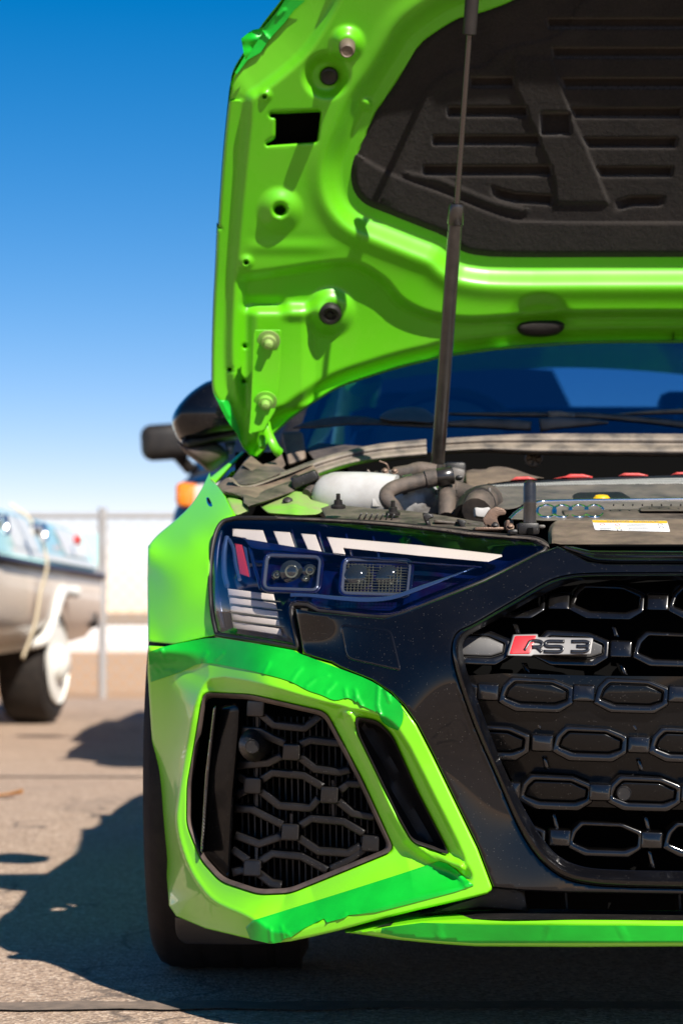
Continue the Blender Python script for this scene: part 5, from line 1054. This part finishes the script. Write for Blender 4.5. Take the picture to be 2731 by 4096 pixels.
# ------------------------------------------------------------------ cabin, body sides, wheels, mirror
def wsp(s, t):      # windscreen: s up, t across (-1..1)
    hw = .735-.13*s; x = XC+hw*t; return (x, 4.60+.80*s+.20*t*t*(1-.3*s), .915+.475*s-.02*t*t)
secs = [[wsp(s, t) for t in np.linspace(-1, 1, 25)] for s in np.linspace(0, 1, 13)]
ws = loft('windscreen', secs, M['windshield'], CAR, label='blue tinted windscreen above the cowl')
tk_p = W(2360, 1386, 4.95)
lathe('sensor_disc', [(.022, .0), (.022, .004), (.018, .005), (0, .005)], wsp(.48, .62), (0, -.5, .85), mat('sensor_pad', (.12, .2, .3), .3), ws, 20)
roofx = np.linspace(-1, 1, 17)
def roofrow(y, z, hw, drop): return [(XC+hw*t, y+.0*t*t, z-drop*t*t) for t in roofx]
loft('roof', [[(p[0], p[1]-.002, p[2]+.004) for p in [wsp(1, t) for t in roofx]], roofrow(5.75, 1.43, .59, .05), roofrow(6.2, 1.435, .58, .05), roofrow(6.6, 1.40, .565, .05), roofrow(6.85, 1.355, .55, .045), roofrow(6.86, 1.325, .55, .045), roofrow(6.5, 1.365, .55, .05), roofrow(5.6, 1.385, .57, .05), [(p[0], p[1]+.03, p[2]-.025) for p in [wsp(1, t) for t in roofx]]], mat('roof_black', (.006, .006, .007), .25, coat=.8), CAR)
loft('rear_window', [[(XC+.55*t, 6.86+.02*t*t, 1.325-.045*t*t) for t in roofx], [(XC+.60*t, 7.30+.02*t*t, 1.03-.03*t*t) for t in roofx]], M['window'], CAR)
for sgn in (-1, 1):
    pA = [wsp(s, sgn*1.0) for s in np.linspace(0, 1, 8)]
    tube('windscreen_pillar', [np.array(p)+np.array((0, .02, -.01)) for p in pA], .030, M['matte_black'], CAR, 10)
    tube('rear_pillar', [(XC+sgn*.55, 6.86, 1.29), (XC+sgn*.60, 7.30, 1.0)], .06, M['green'], CAR, 10)
    side = [[(XC+sgn*(.775-.02*k), 4.95+2.2*k, .95) for k in np.linspace(0, 1, 9)], [(XC+sgn*(.61-.05*k), 5.38+1.48*k, 1.37-.07*k*k) for k in np.linspace(0, 1, 9)]]
    loft('side_window', side, M['window'], CAR)
    tube('centre_pillar', [(XC+sgn*.77, 6.0, .94), (XC+sgn*.59, 6.02, 1.37)], .035, M['dark'], CAR, 8)
    # body side: loft from the front wheel arch to the tail
    st = []
    for y, wf in ((4.50, .985), (4.7, 1.0), (5.4, .975), (6.2, .985), (6.7, 1.01), (7.2, .99), (7.6, .93), (7.78, .84)):
        zt = .90+.02*(y-4.5); st.append([(XC+sgn*.92*wf*k, y, z) for k, z in ((.93, .16), (.985, .30), (.97, .55), (1.0, .66), (.98, .78), (.90, zt-.02), (.84, zt))])
    loft('body_side', st, M['green'], CAR, sharp=45)
    for yy, nm in ((4.16, 'front'), (6.80, 'rear')):
        xo = XC+sgn*.928; xi = XC+sgn*.665
        prof = [(.24, .012), (.30, .0), (.322, .012), (.331, .03), (.332, .132), (.331, .233), (.322, .25), (.30, .263), (.24, .25)]
        wh = lathe('wheel', [(r, h) for r, h in prof], (xo, yy, .332), (-sgn, 0, 0), M['tyre'], CAR, 64)
        lathe('rim', [(.24, .012), (.235, .02), (.23, .05), (.05, .06), (.05, .03), (0, .03)], (xo, yy, .332), (-sgn, 0, 0), M['strut'], wh, 40)
        if nm == 'front' and sgn < 0:
            for k in range(4): lathe('tread_rib', [(.3325, .045+.055*k), (.3332, .047+.055*k), (.3332, .085+.055*k), (.3325, .087+.055*k)], (xo, yy, .332), (1, 0, 0), M['tyre'], wh, 64)
for sgn in (-1, 1):
    rows_ = []
    for y in np.linspace(4.03, 4.56, 11):
        zb = .33+math.sqrt(max(0, .375**2-(y-4.16)**2)) if abs(y-4.16) < .37 else .3
        k = (y-4.03)/.53; rows_.append([(XC-sgn*(-.92), y, zb) if False else (XC+sgn*.92, y, zb), (XC+sgn*.921, y, max(zb+.005, .70)), (XC+sgn*.895, y, .72+.06*k), (XC+sgn*.85, y, .73+.11*k), (XC+sgn*.80, y, .73+.12*k)])
    loft('fender_side', rows_, M['green'], CAR, sharp=60)
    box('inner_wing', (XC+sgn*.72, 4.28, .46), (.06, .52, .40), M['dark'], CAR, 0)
loft('tail', [[(XC+t*.77, 7.78, z) for t in np.linspace(-1, 1, 5)] for z in (.2, .55, .9, .97)], M['green'], CAR)
loft('rear_deck', [[(XC+t*.70, y, z) for t in np.linspace(-1, 1, 5)] for y, z in ((7.25, 1.01), (7.5, .99), (7.78, .97))], M['green'], CAR)
box('cabin_floor', (XC, 6.1, .25), (1.5, 3.2, .03), M['dark'], CAR, 0)
box('underbody', (XC, 5.6, .19), (1.5, 4.0, .02), M['dark'], CAR, 0)
box('dashboard', (XC, 5.20, .90), (1.36, .50, .10), M['matte_black'], CAR, .03, (math.radians(6), 0, 0))
for sx in (-.36, .36):
    seat = box('seat', (XC+sx, 6.0, .78), (.46, .16, .62), M['matte_black'], CAR, .05, (math.radians(-12), 0, 0))
    box('headrest', (XC+sx, 6.09, 1.10), (.24, .09, .11), M['matte_black'], seat, .03)
box('rear_seat', (XC, 6.75, .88), (1.2, .18, .66), M['matte_black'], CAR, .06, (math.radians(-14), 0, 0))
for sx in (-.4, .4): box('rear_headrest', (XC+sx, 6.80, 1.19), (.22, .08, .12), M['matte_black'], CAR, .03)
lathe('steering_wheel', [(.175, -.012), (.188, 0), (.175, .012), (.163, 0), (.175, -.012)], (XC-.36, 5.52, .98), (0, -.9, .45), M['rubber'], CAR, 30)
box('cabin_mirror', (XC, 5.36, 1.26), (.24, .03, .07), M['rubber'], CAR, .012)
# door mirror: cap, band and foot
def dome(cu, cv, au, av, d0, dep): return lambda u, v: d0-dep*np.sqrt(np.clip(1-((u-cu)/au)**2*.9-((v-cv)/av)**2*.9, 0, 1))
cap_o = spline(cN((900, 62), (700, 165), (560, 285), (440, 440), (400, 545), (400, 620), (440, 725), (480, 800), (560, 812), (800, 770), (1000, 725), (1250, 680), (1320, 560), (1250, 300), (1100, 120)), 3, True)
md = panel('door_mirror', cap_o, dome(855, 1650, 190, 155, 5.02, .10), M['gloss_black'], CAR, step=9, thick=.10, rnd=22, rnd_d=.035, back=True, sharp=70, label='gloss black door mirror')
panel('mirror_band', spline(cN((520, 815), (800, 770), (1000, 728), (1240, 690), (1250, 760), (1000, 812), (760, 880), (560, 905)), 2, True), const(4.965), M['matte_black'], md, step=16, thick=.08, rnd=9, rnd_d=.012)
panel('mirror_foot', spline(cN((470, 830), (560, 880), (760, 875), (900, 850), (1000, 870), (1090, 985), (980, 1090), (850, 1175), (700, 1070), (560, 965), (500, 900)), 3, True), dome(790, 1800, 130, 90, 5.04, .07), M['brown_edge'], md, step=10, thick=.10, rnd=16, rnd_d=.02, back=True)
panel('mirror_glint', cN((1060, 850), (1200, 830), (1190, 900), (1150, 990), (1090, 980)), const(5.06), M['blue_trim'], md, step=None, thick=.02, rnd=4, rnd_d=.004)  # blue plate stands in for the bright glint beside the foot
# mirror base hidden behind the pillar, side marker on the fender
q = cE((545, 1095))[0]
panel('washer_jet', rounded([(824, 1990), (834, 1988), (846, 2010), (850, 2026), (838, 2026), (828, 2012)], 4, 2), off(FEN, -.002), M['chrome'], CAR, step=None, seg=6, thick=.004, rnd=3, rnd_d=.001)
panel('washer_jet_slot', [(828, 1991), (836, 1992), (844, 2010), (838, 2016), (829, 2004)], off(FEN, -.0034), M['dark'], CAR, step=None, thick=.001)
# wheel arch liner, mud flap, under tray
panel('arch_liner', [(596, 2620), (900, 2620), (900, 3700), (690, 3700), (665, 3500), (636, 3225), (610, 2957)], const(3.93), M['dark'], CAR, step=None, thick=.01)
panel('mud_flap', spline(cJ((225, 1200), (228, 1265), (245, 1300), (275, 1318)), 2)+cJ((420, 1320), (560, 1322), (660, 1318), (560, 1280), (360, 1230)), tps([(700, 3680, 3.78), (750, 3776, 3.80), (1000, 3780, 3.62), (1080, 3772, 3.56)]), M['matte_black'], CAR, step=24, thick=.006, rnd=4, rnd_d=.002)
box('under_tray', (XC, 3.95, .150), (1.25, .80, .012), M['dark'], CAR, .003)
# copies of the one-sided front parts for the other flank
def mirror_copy(o, parent=None):
    c = o.copy(); COL.objects.link(c)
    if parent is None:
        c.parent = CAR; c.scale = (-1, 1, 1); c.location = (XC, -CAR.location.y, 0)
    else: c.parent = parent
    for ch in [x for x in o.children if x.name not in done]: done.add(mirror_copy(ch, c).name)
    return c
done = set()
for o in [x for x in CAR.children if x.name.split('.')[0] in ('front_bumper', 'fender', 'fender_rail', 'headlight', 'side_intake', 'slim_vent', 'door_mirror', 'arch_liner', 'mud_flap', 'hinge_bracket')]:
    mirror_copy(o)
# ------------------------------------------------------------------ boat on its trailer
M['turq'] = mat('turquoise_gelcoat', (0.45, 0.72, 0.70), 0.3, coat=.5)
M['cream'] = mat('cream_gelcoat', (0.82, 0.75, 0.67), 0.35, coat=.4, dust=(.55, .46, .38), dust_amt=.3, dust_scale=3)
M['whitepaint'] = mat('white_paint', (0.78, 0.77, 0.72), 0.4, coat=.3)
M['navy'] = mat('navy_rail', (0.03, 0.03, 0.05), 0.45)
BX = -2.80
boat = thing('motor_boat', 'turquoise and cream motor boat with dark rub rail, sitting on a trailer', 'boat', (BX, 13.5, 0))
def hullsec(y, w=1.0, lift=0.0):
    hb = 1.13*w
    return [(hb, .93+lift), (hb+.01, .86+lift), (hb+.005, .62+lift), (hb-.10, .50+lift), (hb*.5, .36+lift), (0, .30+lift)]
def both(sec, y): r = [(BX+a, y, z) for a, z in sec]; l = [(BX-a, y, z) for a, z in sec[:-1]]; return r+l[::-1]
YS = [(9.6, .05, .22), (10.2, .45, .12), (11.0, .80, .05), (12.0, .965, .0), (13.5, 1.0, -.01), (15.0, 1.03, -.01), (16.0, 1.05, -.015)]
loft('hull', [both(hullsec(y, w, l), y) for y, w, l in YS], M['cream'], boat, sharp=40, cap=True)
def topsec(w, l): hb = 1.13*w; return [(hb-.015, .95+l), (hb-.05, 1.05+l), (hb-.11, 1.17+l), (hb*.84, 1.215+l), (hb*.80, 1.20+l), (hb*.78, 1.0+l)]
def flat(sec, y): return [(BX+a, y, z) for a, z in sec]
for s in (1, -1):
    loft('deck_side', [[(BX+s*a, y, z) for a, z in topsec(w, l)] for y, w, l in YS], M['turq'], boat, sharp=40)
    tube('rub_rail', [(BX+s*1.135*w, y, .905+l) for y, w, l in YS], .040, M['navy'], boat, 8, flat=.7)
loft('transom', [[(BX+a, 16.0, z) for a in np.linspace(-1.17, 1.17, 7)] for z in (.93, 1.18)], M['turq'], boat)
def patch(name, y0, y1, z0, z1, m, k=.004):
    v = []; f = []
    ys = np.linspace(y0, y1, 7)
    for i, y in enumerate(ys):
        w = np.interp(y, [a for a, _, _ in YS], [b_ for _, b_, _ in YS]); hb = 1.13*w
        for z in (z0, (z0+z1)/2, z1):
            a = np.interp(z, [.95, 1.05, 1.17], [hb-.015, hb-.05, hb-.11]); v.append((BX+a+k, y, z))
        if i: o = 3*i; f += [(o-3, o, o+1, o-2), (o-2, o+1, o+2, o-1)]
    return mkobj(name, v, f, m, boat)
patch('white_flash', 12.6, 13.5, .99, 1.17, M['whitepaint']); patch('white_flash', 14.55, 15.7, 1.0, 1.17, M['whitepaint']); patch('white_flash', 11.0, 15.95, .945, .985, M['whitepaint'])
for y, x in ((12.95, -1.66), (11.9, -1.72)):
    tube('cleat', [(x, y, 1.10), (x+.05, y-.02, 1.11), (x+.06, y-.03, 1.03)], .022, M['chrome'], boat, 8); lathe('cleat_base', [(.035, 0), (.04, .03), (.02, .05), (0, .05)], (x-.01, y, 1.09), (1, -.4, .2), M['chrome'], boat, 14)
lathe('port_light', [(.03, 0), (.03, .03), (0, .04)], (-1.655, 14.9, 1.10), (1, -.3, 0), M['red'], boat, 12)
tube('deck_post', [(-1.86, 12.0, 1.15), (-1.87, 12.0, 1.28)], .022, M['navy'], boat, 10); lathe('deck_post_knob', [(.0, -.03), (.03, -.01), (.03, .01), (0, .03)], (-1.87, 12.0, 1.31), (0, 0, 1), M['rusty'], boat, 12)
# tie-down strap
M['strap'] = mat('cream_strap', (.70, .60, .42), .8)
strap = sp3([(-1.80, 13.0, 1.235), (-1.70, 13.0, 1.16), (-1.625, 13.0, 1.03), (-1.595, 12.98, .90), (-1.625, 12.92, .74), (-1.645, 12.86, .58), (-1.70, 12.78, .40)], 5)
tag(tube('tie_down_strap', strap, .022, M['strap'], None, 8, flat=.35), 'cream tie-down strap running over the boat rail to the trailer', 'strap')
trl = thing('boat_trailer', 'white boat trailer with chrome hub wheel under the boat', 'trailer', (BX, 13.9, 0))
def tp(u, v, d): return W(u, v, d)
tr = [(cR((790, 960))[0]+(14.3,)), (cR((700, 955))[0]+(14.2,)), (cR((640, 965))[0]+(14.05,)), (cR((590, 1090))[0]+(13.9,)), (cR((530, 1290))[0]+(13.75,)), (cR((470, 1440))[0]+(13.65,)), (cR((420, 1480))[0]+(13.6,)), (cR((200, 1510))[0]+(13.5,)), (cR((-200, 1570))[0]+(13.3,))]
tube('fender_frame', sp3(uvd(*tr), 5), .036, M['whitepaint'], trl, 10)
for sx in (-1, 1):
    xo = BX+sx*1.145
    wr = thing('x', 'x', 'x', (0, 0, 0)) if False else None
    w = lathe('wheel', [(.20, .02), (.29, .0), (.335, .02), (.352, .06), (.353, .14), (.352, .23), (.33, .27), (.28, .28), (.2, .27)], (xo, 13.95, .353), (-sx, .13*1, 0), M['tyre'], trl, 48)
    lathe('rim', [(.245, .0), (.235, -.01), (.22, .03), (.12, .035), (.10, -.02), (.06, -.05), (0, -.055)], (xo+sx*.004, 13.95, .353), (-sx, .13, 0), M['whitepaint'] if sx > 0 else M['steel'], w, 32)
    lathe('hub_cap', [(.105, -.028), (.06, -.062), (0, -.068)], (xo+sx*.004, 13.95, .353), (-sx, .13, 0), M['whitepaint'], w, 24)
    for k in range(6):
        a = k*math.pi/3; lathe('rim_slot', [(.028, -.004), (.028, .004), (0, .004)], (xo-sx*.026, 13.945, .353+.165*math.sin(a)) if False else (xo-sx*.024+.0, 13.95+.165*math.cos(a), .353+.165*math.sin(a)), (sx, -.13, 0), M['rubber'], w, 12)
    tube('frame_rail', [(BX+sx*.75, 10.0, .45), (BX+sx*.75, 16.0, .45)], .05, M['whitepaint'], trl, 8)
    box('bunk', (BX+sx*.55, 13.5, .43), (.12, 4.0, .10), M['rubber'], trl, .01)
tube('axle', [(BX-1.0, 13.95, .353), (BX+1.0, 13.95, .353)], .035, M['rubber'], trl, 8)
box('wheel_well', (BX+.98, 13.98, .66), (.26, .62, .16), M['dark'], trl, .04)
tube('stern_roller', [(-1.72, 15.7, .60), (-1.60, 15.7, .60)], .05, M['rubber'], trl, 12)
# ------------------------------------------------------------------ black pickup parked behind the car
M['black_paint'] = mat('black_truck_paint', (.006, .007, .010), .3, coat=.8)
M['orange_lamp'] = mat('orange_lamp', (.85, .22, .01), .25, coat=.6)
M['clear_lamp'] = mat('clear_lamp', (.75, .72, .68), .15, coat=.6)
TX = .27; TY = 9.35
trk = thing('pickup_truck', 'black pickup truck parked behind the green car, blurred', 'truck', (TX, 12, 0))
def trow(y, pts): return [(TX+a, y, z) for a, z in pts]
half = [(-.97, .55), (-.985, .80), (-.96, 1.02), (-.90, 1.16), (-.75, 1.20), (0, 1.24), (.75, 1.20), (.90, 1.16), (.96, 1.02), (.985, .80), (.97, .55)]
def scl(k, dz=0): return [(a*k, z+dz) for a, z in half]
loft('front_body', [trow(TY, scl(.80, -.06)), trow(TY+.03, scl(.90, -.02)), trow(TY+.12, scl(.97)), trow(TY+.5, scl(1.0, .02)), trow(TY+1.35, scl(1.0, .06)), trow(TY+1.5, scl(1.0, .06))], M['black_paint'], trk, cap=True, sharp=40)
loft('cab', [trow(TY+1.35, [(-.98, .5), (-.98, 1.22), (-.88, 1.28), (0, 1.30), (.88, 1.28), (.98, 1.22), (.98, .5)]), trow(TY+1.5, [(-.98, .5), (-.98, 1.22), (-.90, 1.30), (0, 1.34), (.90, 1.30), (.98, 1.22), (.98, .5)]), trow(TY+2.1, [(-.98, .5), (-.96, 1.25), (-.74, 1.80), (0, 1.86), (.74, 1.80), (.96, 1.25), (.98, .5)]), trow(TY+3.3, [(-.98, .5), (-.96, 1.25), (-.74, 1.80), (0, 1.86), (.74, 1.80), (.96, 1.25), (.98, .5)]), trow(TY+3.5, [(-.98, .5), (-.96, 1.25), (-.80, 1.3), (0, 1.3), (.80, 1.3), (.96, 1.25), (.98, .5)])], M['black_paint'], trk, cap=True, sharp=30)
loft('cargo_bed', [trow(y, [(-.98, .5), (-.99, 1.0), (-.96, 1.25), (-.90, 1.25), (-.88, .9), (0, .9), (.88, .9), (.90, 1.25), (.96, 1.25), (.99, 1.0), (.98, .5)]) for y in (TY+3.55, TY+5.3)], M['black_paint'], trk, cap=True, sharp=30)
for s in (-1, 1):
    hx = TX+s*.84
    box('headlamp', (TX+s*.77, TY+.02, 1.06), (.16, .12, .15), M['clear_lamp'], trk, .03, (0, 0, s*.45))
    box('turn_lamp', (TX+s*.868, TY+.0, 1.09), (.05, .14, .10), M['orange_lamp'], trk, .025, (0, 0, s*.5))
    for yy in (TY+.75, TY+4.3):
        xo = TX+s*1.0; wl = lathe('wheel', [(.25, .02), (.34, .0), (.385, .03), (.395, .08), (.395, .2), (.38, .27), (.3, .28)], (xo, yy, .395), (-s, 0, 0), M['tyre'], trk, 40)
        lathe('rim', [(.25, .02), (.23, .05), (.06, .05), (0, .04)], (xo, yy, .395), (-s, 0, 0), M['steel'], wl, 28)
        lathe('arch_flare', [(.46, .0), (.53, -.012), (.545, .02), (.53, .2), (.46, .2)], (TX+s*.995, yy, .45), (-s, 0, 0), M['rubber'], trk, 40)
    mp_ = Vector((TX+s*1.075, TY+1.65, 1.42))
    mo = box('door_mirror', mp_, (.23, .14, .165), M['rubber'], trk, .05, (0, s*.06, 0), 4)
    tube('mirror_arm', [mp_, (TX+s*.97, TY+1.75, 1.30)], .03, M['rubber'], mo, 8)
box('front_bumper', (TX, TY-.02, .62), (1.86, .2, .24), M['matte_black'], trk, .04)
box('grille', (TX, TY+.0, .92), (1.2, .06, .26), M['matte_black'], trk, .02)
